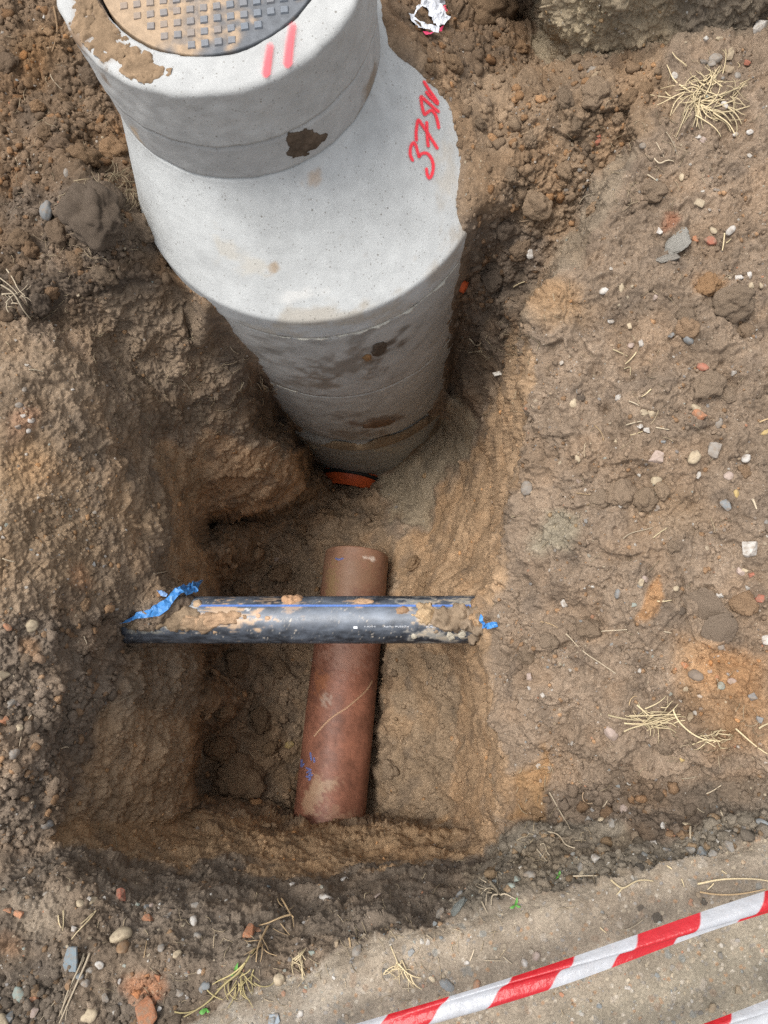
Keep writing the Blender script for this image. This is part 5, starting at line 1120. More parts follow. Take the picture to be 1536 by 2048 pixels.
outline_slab("soil_flake", [(985, 744), (1003, 740), (1016, 736), (1018, 752), (1000, 750), (990, 752)], 0.004, M_STONE, (0.66, 0.62, 0.55), "white torn scrap on the trench side right of the chamber", "scrap", 0.004, (0.2, -0.3))

# ------------------------------------------------------------------ straw, roots, weeds
def spline(pts, sub=5):
    P = [np.array(p, float) for p in pts]; out = []
    for i in range(len(P) - 1):
        p0 = P[max(i - 1, 0)]; p1, p2 = P[i], P[i + 1]; p3 = P[min(i + 2, len(P) - 1)]
        for k in range(sub):
            t = k / sub; out.append(0.5 * ((2 * p1) + (-p0 + p2) * t + (2 * p0 - 5 * p1 + 4 * p2 - p3) * t * t + (-p0 + 3 * p1 - 3 * p2 + p3) * t ** 3))
    out.append(P[-1]); return out
def strand(name, pts, rpx, col, parent=None, lift=2.0, arch=0.0, tip=0.45, k=5):
    """a stalk following the ground through photo points; lift and arch in photo pixels"""
    w = []; sp = spline(pts)
    org, _ = ground_at(*pts[0])
    for i, q in enumerate(sp):
        p, n = ground_at(q[0], q[1]); t = i / (len(sp) - 1); s = px_size(1, p)
        w.append(p + n * (s * (lift + arch * math.sin(math.pi * min(1, t * 1.02)))))
    w2 = [w[max(i - 1, 0)] * 0.25 + w[i] * 0.5 + w[min(i + 1, len(w) - 1)] * 0.25 for i in range(len(w))]
    w2 = [w2[max(i - 1, 0)] * 0.3 + w2[i] * 0.4 + w2[min(i + 1, len(w2) - 1)] * 0.3 for i in range(len(w2))]
    w2 = [w2[max(i - 2, 0)] * 0.3 + w2[i] * 0.4 + w2[min(i + 2, len(w2) - 1)] * 0.3 for i in range(len(w2))]
    if name in ('straw', 'grass_stem'): w2 = [w2[max(i - 2, 0)] * 0.3 + w2[i] * 0.4 + w2[min(i + 2, len(w) - 1)] * 0.3 for i in range(len(w))]
    o_ = parent.location if parent is not None else org
    V, Fq = tube([q - o_ for q in w2], px_size(rpx, org), k, True, [1 - (1 - tip) * (i / (len(w2) - 1)) for i in range(len(w2))])
    o = link(name, pymesh(name, V, Fq), M_STRAW, parent)
    if parent is None: o.location = org
    o.color = (*(np.array(col) * random.uniform(0.62, 1.12)), 1); return o
STRAW = (0.56, 0.455, 0.28); PALE = (0.46, 0.38, 0.27); ROOT = (0.33, 0.235, 0.15); RTAN = (0.42, 0.30, 0.17)
def tuft(name, cx, cy, label, strands, col=STRAW, cat="dry grass", part="straw", grp="tufts of dry grass and straw"):
    p, _ = ground_at(cx, cy); t = empty(name, p); tag(t, label, cat, grp)
    for pts, r, lift, arch in strands: strand(part, pts, r, col, t, lift, arch)
    return t
R_ = random.Random(5)
def fan(cx, cy, n, a0, a1, l0, l1, spread, r=1.5, lift=3, arch=5, bend=0.9):
    out = []
    for _ in range(n):
        a = math.radians(R_.uniform(a0, a1)); L = R_.uniform(l0, l1); x, y = cx + R_.gauss(0, spread), cy + R_.gauss(0, spread * 0.7); pts = [(x, y)]; b = R_.gauss(0, bend)
        for k in range(1, 4):
            aa = a + b * k / 3; pts.append((pts[-1][0] + math.cos(aa) * L / 3, pts[-1][1] + math.sin(aa) * L / 3))
        out.append((pts, R_.uniform(0.7, 1.25) * r, R_.uniform(0.4, 1.8) * lift, R_.uniform(0.2, 1.6) * arch))
    return out
tuft("straw_tuft", 1415, 195, "big pale straw tuft lying on the upper right bank below grey stones",
     fan(1400, 190, 30, 100, 200, 30, 75, 20, 1.5) + fan(1420, 185, 26, 0, 360, 20, 50, 26, 1.0) + fan(1395, 205, 16, 85, 130, 30, 55, 14, 1.6) + fan(1415, 215, 22, -15, 35, 45, 95, 14, 1.6) + fan(1420, 170, 10, -75, -20, 25, 50, 10, 1.3) + fan(1455, 195, 7, -40, 20, 30, 50, 6, 1.1) +
     [([(1440, 165), (1444, 130), (1449, 90)], 1.5, 4, 8), ([(1449, 130), (1442, 108), (1437, 104)], 1.1, 4, 8), ([(1330, 182), (1345, 195), (1370, 205)], 1.6, 3, 3), ([(1460, 150), (1478, 135), (1485, 120), (1470, 125)], 1.1, 4, 4)])
tuft("straw_bundle", 1290, 1425, "flat bundle of pale straw stalks on the right bank",
     [([(1210, 1426), (1245, 1436), (1300, 1437), (1350, 1432)], 2.0, 4, 3), ([(1247, 1428), (1290, 1426), (1340, 1425), (1370, 1428)], 2.0, 6, 3), ([(1238, 1442), (1280, 1446), (1330, 1440)], 1.8, 4, 3), ([(1240, 1464), (1262, 1450), (1300, 1440), (1345, 1415), (1357, 1402)], 1.9, 6, 5), ([(1271, 1406), (1290, 1422), (1308, 1432)], 2.1, 6, 5),
      ([(1285, 1440), (1293, 1452), (1303, 1459)], 1.6, 5, 2), ([(1301, 1454), (1330, 1440), (1368, 1436)], 1.7, 6, 3), ([(1345, 1408), (1358, 1440), (1385, 1468), (1415, 1482), (1450, 1478)], 2.0, 7, 5), ([(1376, 1488), (1410, 1478), (1440, 1480)], 1.4, 4, 3), ([(1343, 1450), (1365, 1442), (1375, 1442)], 1.5, 4, 3)] + fan(1300, 1434, 16, -14, 14, 40, 80, 12, 1.4) + fan(1310, 1436, 8, 160, 200, 40, 70, 12, 1.3))
tuft("straw_tuft", 1425, 1475, "sparse straw wisps at the end of the straw bundle", fan(1425, 1476, 12, -50, 60, 15, 40, 14, 1.1) + fan(1425, 1476, 6, 150, 230, 15, 35, 10, 1.0))
tuft("straw_tuft", 805, 1925, "crossed straw stalks lying on the near edge of the path", fan(800, 1918, 5, 50, 80, 50, 75, 5, 1.4) + fan(815, 1938, 5, 60, 100, 30, 50, 8, 1.3) + fan(775, 1935, 5, -20, 20, 25, 50, 6, 1.2) + [([(779, 1886), (797, 1925), (812, 1965)], 1.5, 4, 3), ([(765, 1950), (780, 1930), (800, 1930)], 1.4, 4, 3)])
tuft("straw_tuft", 595, 1930, "small straw tuft between the dry weed and the path", fan(600, 1925, 8, 60, 130, 20, 40, 8, 1.2) + fan(585, 1918, 3, -10, 5, 25, 40, 4, 1.4) + fan(598, 1910, 4, 80, 110, 15, 30, 5, 1.2))
tuft("straw_bunch", 150, 1975, "long parallel straw stems lying below the blue slate", [([(187, 1895), (165, 1950), (135, 2020), (115, 2052)], 2.4, 4, 4), ([(172, 1898), (158, 1945), (138, 1990), (122, 2040)], 2.2, 5, 4), ([(176, 1900), (150, 1970), (110, 2050)], 1.9, 4, 3), ([(160, 1960), (140, 2005), (132, 2050)], 1.6, 3, 3), ([(125, 1985), (100, 2020), (76, 2048)], 1.2, 3, 2)], PALE)
tuft("straw_bunch", 165, 1840, "short straw stems above the blue slate", [([(195, 1818), (175, 1845), (155, 1865), (140, 1885)], 1.7, 4, 3), ([(188, 1826), (172, 1842), (160, 1852)], 1.5, 4, 3), ([(131, 1816), (128, 1845), (126, 1868)], 1.7, 4, 3), ([(117, 1830), (120, 1848), (126, 1860)], 1.6, 4, 3), ([(180, 1838), (172, 1848), (165, 1853)], 1.3, 4, 3)])
tuft("dry_weed", 445, 1960, "dry weed with thin green tinged stems at the path edge", [([(515, 1895), (495, 1925), (480, 1950), (450, 1970), (425, 1995), (395, 2020), (360, 2040)], 2.4, 4, 4), ([(500, 1920), (470, 1950), (440, 1960), (420, 1972)], 1.8, 5, 4), ([(345, 2022), (370, 2032), (400, 2015)], 1.7, 4, 3), ([(410, 1975), (435, 1990), (455, 1999)], 1.4, 6, 4)] + fan(475, 1965, 16, 60, 150, 25, 55, 12, 1.2) + fan(500, 1945, 10, 70, 130, 25, 50, 8, 1.1), (0.40, 0.33, 0.16), "dry weed")
tuft("dry_root", 530, 1880, "branching dry root on the dark near slope", [([(560, 1802), (567, 1820), (580, 1835), (588, 1848)], 2.2, 5, 4), ([(588, 1835), (560, 1848), (535, 1855), (512, 1848)], 2.2, 5, 5), ([(540, 1852), (525, 1880), (515, 1905), (512, 1930)], 2.4, 4, 4), ([(560, 1850), (570, 1862), (582, 1876)], 1.1, 3, 2), ([(553, 1803), (556, 1815), (565, 1818)], 1.5, 5, 2), ([(585, 1838), (586, 1850), (588, 1858)], 1.0, 3, 2), ([(545, 1858), (560, 1868), (580, 1875)], 0.9, 3, 2), ([(590, 1815), (582, 1825), (572, 1822)], 0.9, 4, 2)] + fan(520, 1890, 8, 70, 140, 25, 50, 8, 1.0), RTAN, "root", "root")
tuft("weed_root", 1010, 1800, "pale weed root with green tips at the broken path edge", [([(982, 1770), (990, 1782), (998, 1795), (990, 1810), (984, 1820)], 2.4, 5, 5), ([(998, 1790), (1010, 1798), (1030, 1806), (1048, 1802)], 1.9, 5, 3), ([(950, 1776), (965, 1785), (985, 1780)], 1.3, 4, 3), ([(966, 1814), (972, 1822), (978, 1832)], 1.7, 4, 2), ([(955, 1760), (975, 1768), (985, 1772)], 1.1, 4, 2)] + fan(985, 1785, 8, 120, 220, 15, 35, 8, 0.9), PALE, "root", "root")
tuft("root_tuft", 30, 585, "pale stiff root tuft at the left edge of the spoil", [([(0, 572), (20, 590), (35, 605), (50, 630), (60, 648)], 2.2, 6, 6), ([(12, 540), (30, 562), (42, 590), (52, 600)], 1.6, 8, 8), ([(0, 590), (30, 594), (55, 598)], 2.2, 6, 4), ([(15, 612), (25, 600), (45, 592), (62, 566)], 1.3, 7, 5), ([(18, 605), (16, 620), (20, 632), (34, 638)], 1.6, 5, 3), ([(0, 556), (25, 580), (40, 600)], 1.4, 8, 5)] + fan(30, 595, 9, -40, 70, 15, 35, 9, 1.0), PALE, "root", "root")
tuft("root_mat", 225, 385, "tangled pale root fibres on the dark clod beside the cone", fan(225, 370, 22, -40, 40, 25, 60, 16, 0.9, 6, 6, 1.0) + fan(205, 388, 20, 100, 200, 20, 55, 18, 0.8, 5, 5, 1.0) + fan(270, 400, 14, 40, 120, 20, 40, 12, 0.8, 5, 5, 1.0) + [([(147, 366), (165, 364), (183, 365)], 1.3, 5, 3), ([(230, 350), (220, 365), (205, 385), (195, 395)], 1.2, 8, 5)], (0.34, 0.27, 0.17), "root", "root", "roots in the spoil")
tuft("root_mat", 120, 500, "fine root fibres in dark soil left of the cone", fan(120, 500, 16, 0, 360, 15, 45, 26, 0.7, 4, 3, 1.2) + fan(180, 510, 10, 0, 360, 15, 40, 18, 0.7, 4, 3, 1.2), (0.30, 0.23, 0.15), "root", "root", "roots in the spoil")
tuft("root_mat", 535, 785, "frayed roots hanging at the chamber side above the pit", fan(538, 772, 10, 150, 250, 15, 30, 9, 1.0, 5, 4, 0.8) + fan(510, 760, 8, 60, 110, 15, 35, 12, 0.9, 4, 4, 0.6), PALE, "root", "root", "roots in the spoil")
LOOSE = [("root", [(107, 12), (112, 40), (114, 65), (112, 90), (104, 110)], 3.0, (0.24, 0.155, 0.085), "thick brown root lying upright in the spoil at the top left"),
 ("root", [(102, 148), (106, 160), (118, 172), (125, 176)], 1.0, PALE, "short pale rootlet below the thick brown root"), ("root", [(53, 303), (60, 320), (56, 332), (64, 336)], 1.2, PALE, "curled pale rootlet on the left spoil heap"),
 ("root", [(98, 438), (108, 445), (110, 452)], 1.6, PALE, "pale root draped over the round blue grey cobble"), ("root", [(118, 425), (130, 434), (145, 430)], 1.3, PALE, "thin root between the blue grey cobble and the fibrous clod"),
 ("root", [(1303, 310), (1318, 328), (1330, 322), (1350, 325)], 1.7, PALE, "forked pale root on the bank crest below the straw tuft"), ("root", [(1312, 283), (1320, 300), (1330, 318)], 1.1, PALE, "thin straight root above the forked pale root"), ("root", [(1327, 262), (1345, 290), (1358, 325)], 1.3, PALE, "long pale rootlet right of the forked root"),
 ("root", [(1293, 348), (1305, 357), (1318, 366)], 1.6, PALE, "short thick root end pointing at a tan clod"), ("straw", [(1452, 460), (1447, 485), (1443, 508)], 1.7, STRAW, "upright straw stalk on the right bank by brick chips"), ("straw", [(1450, 488), (1458, 482), (1463, 478)], 1.2, STRAW, "broken straw tip beside the upright stalk"),
 ("root", [(1158, 408), (1168, 398), (1178, 390), (1190, 387)], 1.5, PALE, "bent pale root in the sandy spoil hollow"), ("root", [(1037, 442), (1050, 442), (1066, 438)], 1.7, ROOT, "dark stub of root by the hollow right of the cone"), ("straw", [(1024, 575), (1040, 565), (1054, 562)], 1.6, STRAW, "straw piece in the dark trough right of the chamber"),
 ("straw", [(1222, 698), (1240, 705), (1258, 715)], 1.6, STRAW, "straw stalk slanting over the shallow hole on the right bank"), ("straw", [(1276, 702), (1262, 718), (1245, 732)], 1.7, STRAW, "crossing straw stalk in the shallow hole"), ("straw", [(1244, 740), (1258, 732), (1263, 742), (1260, 755)], 1.3, STRAW, "hooked straw blade below the crossing stalks"),
 ("straw", [(1306, 775), (1292, 790), (1280, 795)], 1.5, STRAW, "short straw blade well below the hooked one"), ("root", [(1257, 803), (1270, 806), (1280, 813)], 1.7, PALE, "pale root bit on the bank above the long pale stone"), ("straw", [(1250, 850), (1265, 844), (1290, 840)], 1.6, PALE, "pale straw pair above the white pebbles"),
 ("straw", [(1310, 855), (1325, 857), (1342, 861)], 1.5, PALE, "pale straw bit right of the straw pair"), ("straw", [(1258, 872), (1275, 868), (1288, 862)], 1.2, STRAW, "thin straw bit below the straw pair"), ("root", [(1188, 850), (1200, 860), (1206, 875), (1208, 885)], 1.1, RTAN, "thin curved root on the bank above the trench side"),
 ("root", [(1149, 986), (1170, 990), (1200, 992), (1230, 994)], 1.0, RTAN, "thin level root across the right bank"), ("root", [(1170, 1012), (1190, 1002), (1215, 995)], 0.9, RTAN, "thin root just under the level root"), ("straw", [(1304, 990), (1318, 986), (1328, 980)], 1.8, PALE, "pale stick beside the tan clod on the right bank"),
 ("straw", [(1505, 998), (1508, 1010), (1512, 1022)], 2.6, PALE, "thick pale stick near the right frame edge"), ("straw", [(1518, 846), (1528, 842), (1540, 838)], 2.2, RTAN, "brown stick at the right frame edge"), ("root", [(1244, 1080), (1258, 1068), (1285, 1062), (1310, 1055)], 1.2, PALE, "thin wavy root above the orange clay patch"),
 ("straw", [(1303, 1080), (1320, 1066), (1338, 1055)], 1.6, STRAW, "straight straw right of the thin wavy root"), ("root", [(1128, 1266), (1145, 1280), (1165, 1300), (1190, 1318), (1215, 1335), (1235, 1350)], 1.3, PALE, "long thin pale root running down the right bank"), ("root", [(1080, 1243), (1100, 1248), (1118, 1258)], 1.0, RTAN, "thin root at the bank edge above the long pale root"),
 ("root", [(1200, 1264), (1225, 1260), (1262, 1258)], 1.2, PALE, "level pale rootlet below the orange clay patch"), ("straw", [(1326, 1260), (1336, 1262), (1346, 1264)], 2.0, PALE, "short white straw bit left of the soil crust"), ("straw", [(1312, 1201), (1328, 1202), (1346, 1198)], 1.5, STRAW, "straw bit touching the soil crust slab"),
 ("root", [(1258, 1412), (1259, 1400), (1268, 1393), (1275, 1394)], 1.1, RTAN, "hooked brown rootlet above the straw bundle"), ("straw", [(1445, 1436), (1480, 1460), (1515, 1490), (1540, 1508)], 2.0, STRAW, "long straight straw slanting to the right frame edge"), ("straw", [(1515, 1457), (1525, 1450), (1540, 1446)], 2.2, STRAW, "bleached straw stub at the right frame edge"),
 ("root", [(1096, 1578), (1115, 1610), (1130, 1640), (1142, 1663)], 1.4, PALE, "straight pale root on the dark bank by the path"), ("root", [(1090, 1666), (1110, 1670), (1125, 1680), (1132, 1695), (1155, 1700)], 1.7, PALE, "forked white root above the path edge"), ("root", [(1068, 1691), (1082, 1708), (1098, 1728)], 1.5, PALE, "pale slanting root left of the forked white root"), ("root", [(1080, 1692), (1090, 1690), (1092, 1705), (1104, 1718)], 1.3, PALE, "small hooked root against the forked white root"),
 ("root", [(1168, 1580), (1165, 1595), (1175, 1606), (1188, 1604)], 1.4, ROOT, "looped brown root in the dark bank"), ("root", [(1216, 1594), (1210, 1606), (1205, 1612)], 1.2, PALE, "thin rootlet beside the looped brown root"), ("root", [(1412, 1588), (1430, 1580), (1446, 1570)], 1.3, PALE, "pale rootlet on the dark bank at right"), ("root", [(1390, 1612), (1402, 1622), (1412, 1627)], 1.1, PALE, "tiny pale rootlet below the right dark bank"),
 ("straw", [(1360, 1557), (1375, 1557), (1400, 1552)], 1.4, PALE, "straw bit on top of the dark bank at right"), ("straw", [(1382, 1656), (1383, 1668), (1382, 1682)], 2.6, PALE, "short thick upright straw on the path edge gravel"), ("straw", [(1444, 1632), (1450, 1640), (1458, 1649)], 2.0, PALE, "bent pale straw right of the thick upright one"),
 ("grass_stem", [(1388, 1768), (1415, 1762), (1440, 1757), (1480, 1756), (1520, 1757), (1545, 1764)], 1.9, STRAW, "long upper dry stalk curving over the path"), ("grass_stem", [(1393, 1781), (1420, 1787), (1460, 1789), (1500, 1784), (1540, 1774)], 1.8, RTAN, "long lower dry stalk curving over the path"), ("straw", [(1428, 1764), (1420, 1772), (1412, 1780)], 1.2, STRAW, "short straw between the two long dry stalks"),
 ("straw", [(1315, 1724), (1330, 1732), (1348, 1742)], 1.8, STRAW, "straw lying on the crack at the path edge"), ("straw", [(1361, 1754), (1364, 1764), (1368, 1775)], 1.4, STRAW, "small straw on the rusty patch of path"), ("straw", [(1441, 1740), (1447, 1744), (1454, 1748)], 1.4, STRAW, "straw speck above the long dry stalks"),
 ("root", [(1222, 1764), (1235, 1772), (1246, 1778), (1262, 1768), (1285, 1760), (1310, 1762)], 2.1, STRAW, "dry looping root on the path edge right of the sprout"), ("root", [(1246, 1776), (1238, 1784), (1232, 1790)], 1.4, STRAW, "root tip below the dry looping root"), ("straw", [(1137, 1754), (1158, 1757), (1180, 1755), (1200, 1755)], 1.7, PALE, "pale stalk beside the green sprout"),
 ("straw", [(1290, 1834), (1270, 1850), (1248, 1860), (1230, 1856)], 1.0, PALE, "thin curved straw on the path behind the tape"), ("straw", [(1197, 1852), (1206, 1860), (1214, 1866)], 1.4, STRAW, "straw bit on the path below the coal crumbs"), ("straw", [(964, 1919), (985, 1920), (1012, 1920)], 1.6, PALE, "level straw on the path above the tape"), ("straw", [(1004, 1910), (1015, 1920), (1026, 1928)], 1.4, PALE, "slanting straw crossing the level straw on the path"),
 ("straw", [(938, 1924), (945, 1908), (949, 1894)], 1.4, PALE, "upright straw bit on the path"), ("straw", [(852, 1872), (860, 1876), (868, 1882)], 1.4, PALE, "straw bit where the path edge crumbles"), ("straw", [(800, 1975), (820, 1974), (840, 1973)], 1.6, PALE, "level straw below the crossed straw stalks"), ("straw", [(700, 1885), (704, 1893), (702, 1900)], 2.4, RTAN, "tan curl of root near the grey stone on the dark slope"),
 ("straw", [(230, 1404), (265, 1390), (307, 1364)], 1.0, PALE, "thin pale root on the sandy face under the pipe"), ("straw", [(66, 1425), (52, 1445), (42, 1470), (36, 1500)], 1.1, PALE, "thin leaning straw on the dark left bank"), ("straw", [(62, 1428), (55, 1440), (70, 1432)], 1.2, PALE, "forked straw tip on the dark left bank"), ("straw", [(108, 1502), (120, 1496), (131, 1491), (137, 1497)], 1.5, PALE, "bent straw bit low on the dark left bank"),
 ("straw", [(164, 1268), (166, 1280), (172, 1290)], 1.2, PALE, "small upright rootlet below the blue strip"), ("straw", [(300, 1147), (318, 1147), (334, 1142)], 1.5, PALE, "pale straw bit above the blue strip"), ("straw", [(2, 1115), (15, 1120), (32, 1124)], 1.6, PALE, "pale root at the left frame edge"), ("straw", [(54, 742), (70, 742), (92, 746)], 1.5, PALE, "pale curled root on the left bank crest"),
 ("root", [(360, 755), (372, 768), (380, 780), (384, 792)], 1.0, PALE, "thin root on the dark face above the ledge"), ("root", [(460, 690), (466, 700), (478, 706)], 1.2, PALE, "curved rootlet close to the chamber side"), ("root", [(235, 552), (238, 535), (242, 520)], 1.0, PALE, "fine upright root by the spoil clods"), ("root", [(566, 905), (575, 918), (592, 936)], 1.1, ROOT, "root thread by the chamber base"),
 ("straw", [(935, 706), (950, 704), (968, 702)], 1.5, PALE, "pale straw on the trough soil beside the chamber"), ("root", [(938, 672), (948, 688), (962, 690), (965, 682)], 1.7, PALE, "pale bent root in the trough beside the chamber"), ("straw", [(120, 1594), (132, 1596), (145, 1597)], 1.2, ROOT, "brown root speck at the foot of the left bank"), ("straw", [(287, 1930), (292, 1900), (294, 1880)], 1.0, RTAN, "thin upright stalk above the brick crumbs")]
for nm, pts, r, col, l in LOOSE:
    o = strand(nm, pts, r, col, None, r * 1.2 + 0.6, 2.0, 0.6); tag(o, l, "straw" if nm != "root" else "root", "loose straw and roots")
def sprout(x, y, label, leaves):
    p, n = ground_at(x, y); t = empty("green_sprout", p); tag(t, label, "weed", "green sprouts at the path edge")
    for (dx, dy, L, W) in leaves:
        a = math.atan2(dy, dx); s = px_size(1, p); V = []; d = Vector((math.cos(a), -math.sin(a), 0)); sd_ = Vector((-d.y, d.x, 0))
        for i in range(7):
            u = i / 6; w = W * s * math.sin(math.pi * min(1, 0.12 + u * 0.88)) * 0.5
            for q in (-1, 0, 1): V.append(d * (L * s * u) + sd_ * w * q + Vector((0, 0, s * (3 + 7 * math.sin(u * 2.6) - abs(q) * -1.5))))
        link("leaf", mesh_np("leaf", V, grid_faces(3, 7)), M_LEAF, t)
    return t
sprout(1117, 1753, "small bright green sprout on the crumbling path edge", [(-1, 0.1, 16, 7), (1, -0.2, 15, 7), (0.3, -1, 10, 5), (-0.6, 0.6, 11, 5), (0.7, 0.6, 9, 5)])
sprout(1030, 1808, "green shoot tips on the pale weed root", [(-1, 0.3, 12, 5), (0.2, -1, 16, 5), (1, 0.1, 10, 4)])
sprout(472, 1942, "tiny green leaf on the dry weed stems", [(0.3, -1, 20, 6), (-0.7, 0.3, 10, 4)])
sprout(415, 2015, "flat green leaf at the base of the dry weed", [(-1, 0.4, 14, 9), (0.9, 0.3, 8, 5)])

# ------------------------------------------------------------------ litter: wrapper and scraps of blue plastic
def film(name, poly, lift, crumple, mat, label=None, cat=None, parent=None, seed=0, step=5.0, wave=0.03, col=None, group=None):
    xs = [a for a, b in poly]; ys = [b for a, b in poly]; pts = []
    n = len(poly); edge = []
    for i in range(n):
        (x0, y0), (x1, y1) = poly[i], poly[(i + 1) % n]; m = max(1, int(math.hypot(x1 - x0, y1 - y0) / step))
        for k in range(m): edge.append((x0 + (x1 - x0) * k / m, y0 + (y1 - y0) * k / m))
    ne = len(edge); pts = list(edge); rr = random.Random(seed)
    g = np.array([(x, y) for y in np.arange(min(ys), max(ys), step * 0.87) for x in np.arange(min(xs), max(xs), step)])
    if len(g):
        inn = poly_sd(g[:, 0].astype(np.float32), g[:, 1].astype(np.float32), poly) > step * 0.5
        pts += [(a + rr.uniform(-1, 1) * step * 0.25, b + rr.uniform(-1, 1) * step * 0.25) for a, b in g[inn]]
    res = delaunay_2d_cdt([Vector(p) for p in pts], [(i, (i + 1) % ne) for i in range(ne)], [], 1, 1e-4)
    B = []; Nn = []
    ctr, nc = ground_at(sum(xs) / n, sum(ys) / n)
    h = CAM_Z - ctr.z
    for v in res[0]:
        q, m_ = ground_at(v.x, v.y); hh = 0.5 * (CAM_Z - q.z) + 0.5 * h; B.append(pt(v.x, v.y, hh)); Nn.append((m_ + nc).normalized())
    B = np.array(B); Nn = np.array([tuple(q) for q in Nn])
    s = px_size(1, ctr); cr = np.abs(vnoise(B + seed, wave, 5 + seed)) * 1.3 + 0.6 * np.abs(vnoise(B + seed, wave * 0.4, 9 + seed))
    W = B + Nn * (lift * s + crumple * s * cr)[:, None]
    o_ = np.array(parent.location) if parent is not None else np.array(ctr)
    me = pymesh(name, W - o_, [tuple(f) for f in res[2]], False); fix_normals(me)
    o = link(name, me, mat, parent)
    if parent is None: o.location = ctr
    md = o.modifiers.new("thickness", 'SOLIDIFY'); md.thickness = 0.0005
    if col: o.color = (*col, 1)
    return tag(o, label, cat, group)
M_FILM = plain("white_foil_film", (0.66, 0.68, 0.72), 0.35, 0.6, 0.15, 60, 0.12, 0.25)
M_PINK = plain("pink_film", (0.62, 0.05, 0.13), 0.35, 0.6, 0, 60, 0.15, 0.2)
M_BLUE = plain("blue_film", (0.055, 0.22, 0.52), 0.45, 0.5, 0, 60, 0.4, 0.3)
M_BLUE2 = plain("faded_blue_film", (0.20, 0.33, 0.56), 0.5, 0.4, 0, 90, 0.4, 0.3)
def Wz(L): return [(780 + x / 10.24, y / 10.24) for x, y in L]
wp, _ = ground_at(865, 40); wr = empty("torn_wrapper", wp); tag(wr, "torn white foil wrapper with pink print lying on brown clods right of the manhole", "litter")
film("wrapper_sheet", Wz([(560, 60), (640, -90), (960, -60), (1085, 150), (1020, 175), (1075, 280), (1120, 400), (1180, 440), (1060, 590), (950, 620), (830, 590), (810, 440), (740, 400), (750, 300), (620, 200)]), 6, 8, M_FILM, parent=wr, seed=3, step=4)
film("wrapper_strip", Wz([(320, 370), (440, 365), (480, 225), (560, 195), (600, 220), (480, 330), (450, 420), (560, 530), (800, 600), (950, 640), (940, 750), (870, 740), (620, 690), (520, 640), (410, 540)]), 8, 5, M_FILM, parent=wr, seed=4, step=3.5)
film("pink_strip", Wz([(640, 695), (860, 725), (790, 800), (700, 770)]), 5, 6, M_PINK, parent=wr, seed=5, step=3.5)
film("pink_strip", Wz([(980, 640), (1050, 600), (1030, 690), (975, 700)]), 5, 5, M_PINK, parent=wr, seed=6, step=3.5)
cu = bpy.data.curves.new("wrapper_print", 'FONT'); cu.body = "fino"; cu.size = 0.017; cu.resolution_u = 2; cu.extrude = 0.0002
tmp = bpy.data.objects.new("print_source", cu); COL.objects.link(tmp)
me = bpy.data.meshes.new_from_object(tmp.evaluated_get(bpy.context.evaluated_depsgraph_get())); bpy.data.objects.remove(tmp); me.materials.clear()
o = link("printed_text", me, M_PRINT_P, wr); q, nn_ = ground_at(874, 30); o.location = q + nn_ * px_size(20, q) - wp; o.rotation_euler = (0.1, 0, math.radians(-62))
film("blue_plastic_strip", [(238, 1244), (262, 1230), (300, 1222), (325, 1208), (342, 1190), (358, 1184), (380, 1176), (393, 1166), (400, 1164), (396, 1176), (390, 1192), (365, 1196), (348, 1205), (332, 1222), (318, 1232), (290, 1236)], 9, 7, M_BLUE, "long torn blue plastic strip lying over the left end of the water main", "plastic scrap", None, 8, 5, 0.025, group="scraps of blue plastic")
film("blue_plastic_scrap", [(972, 1228), (978, 1240), (990, 1244), (1003, 1243), (1003, 1252), (985, 1256), (971, 1252)], 12, 8, M_BLUE, "small blue plastic scrap in soil at the right end of the water main", "plastic scrap", None, 9, 3.5, 0.012, group="scraps of blue plastic")
film("blue_plastic_scrap", [(314, 1186), (322, 1184), (332, 1191), (330, 1197), (320, 1194)], 6, 5, M_BLUE2, "tiny faded blue scrap poking from soil above the blue strip", "plastic scrap", None, 10, 3.5, 0.012, group="scraps of blue plastic")

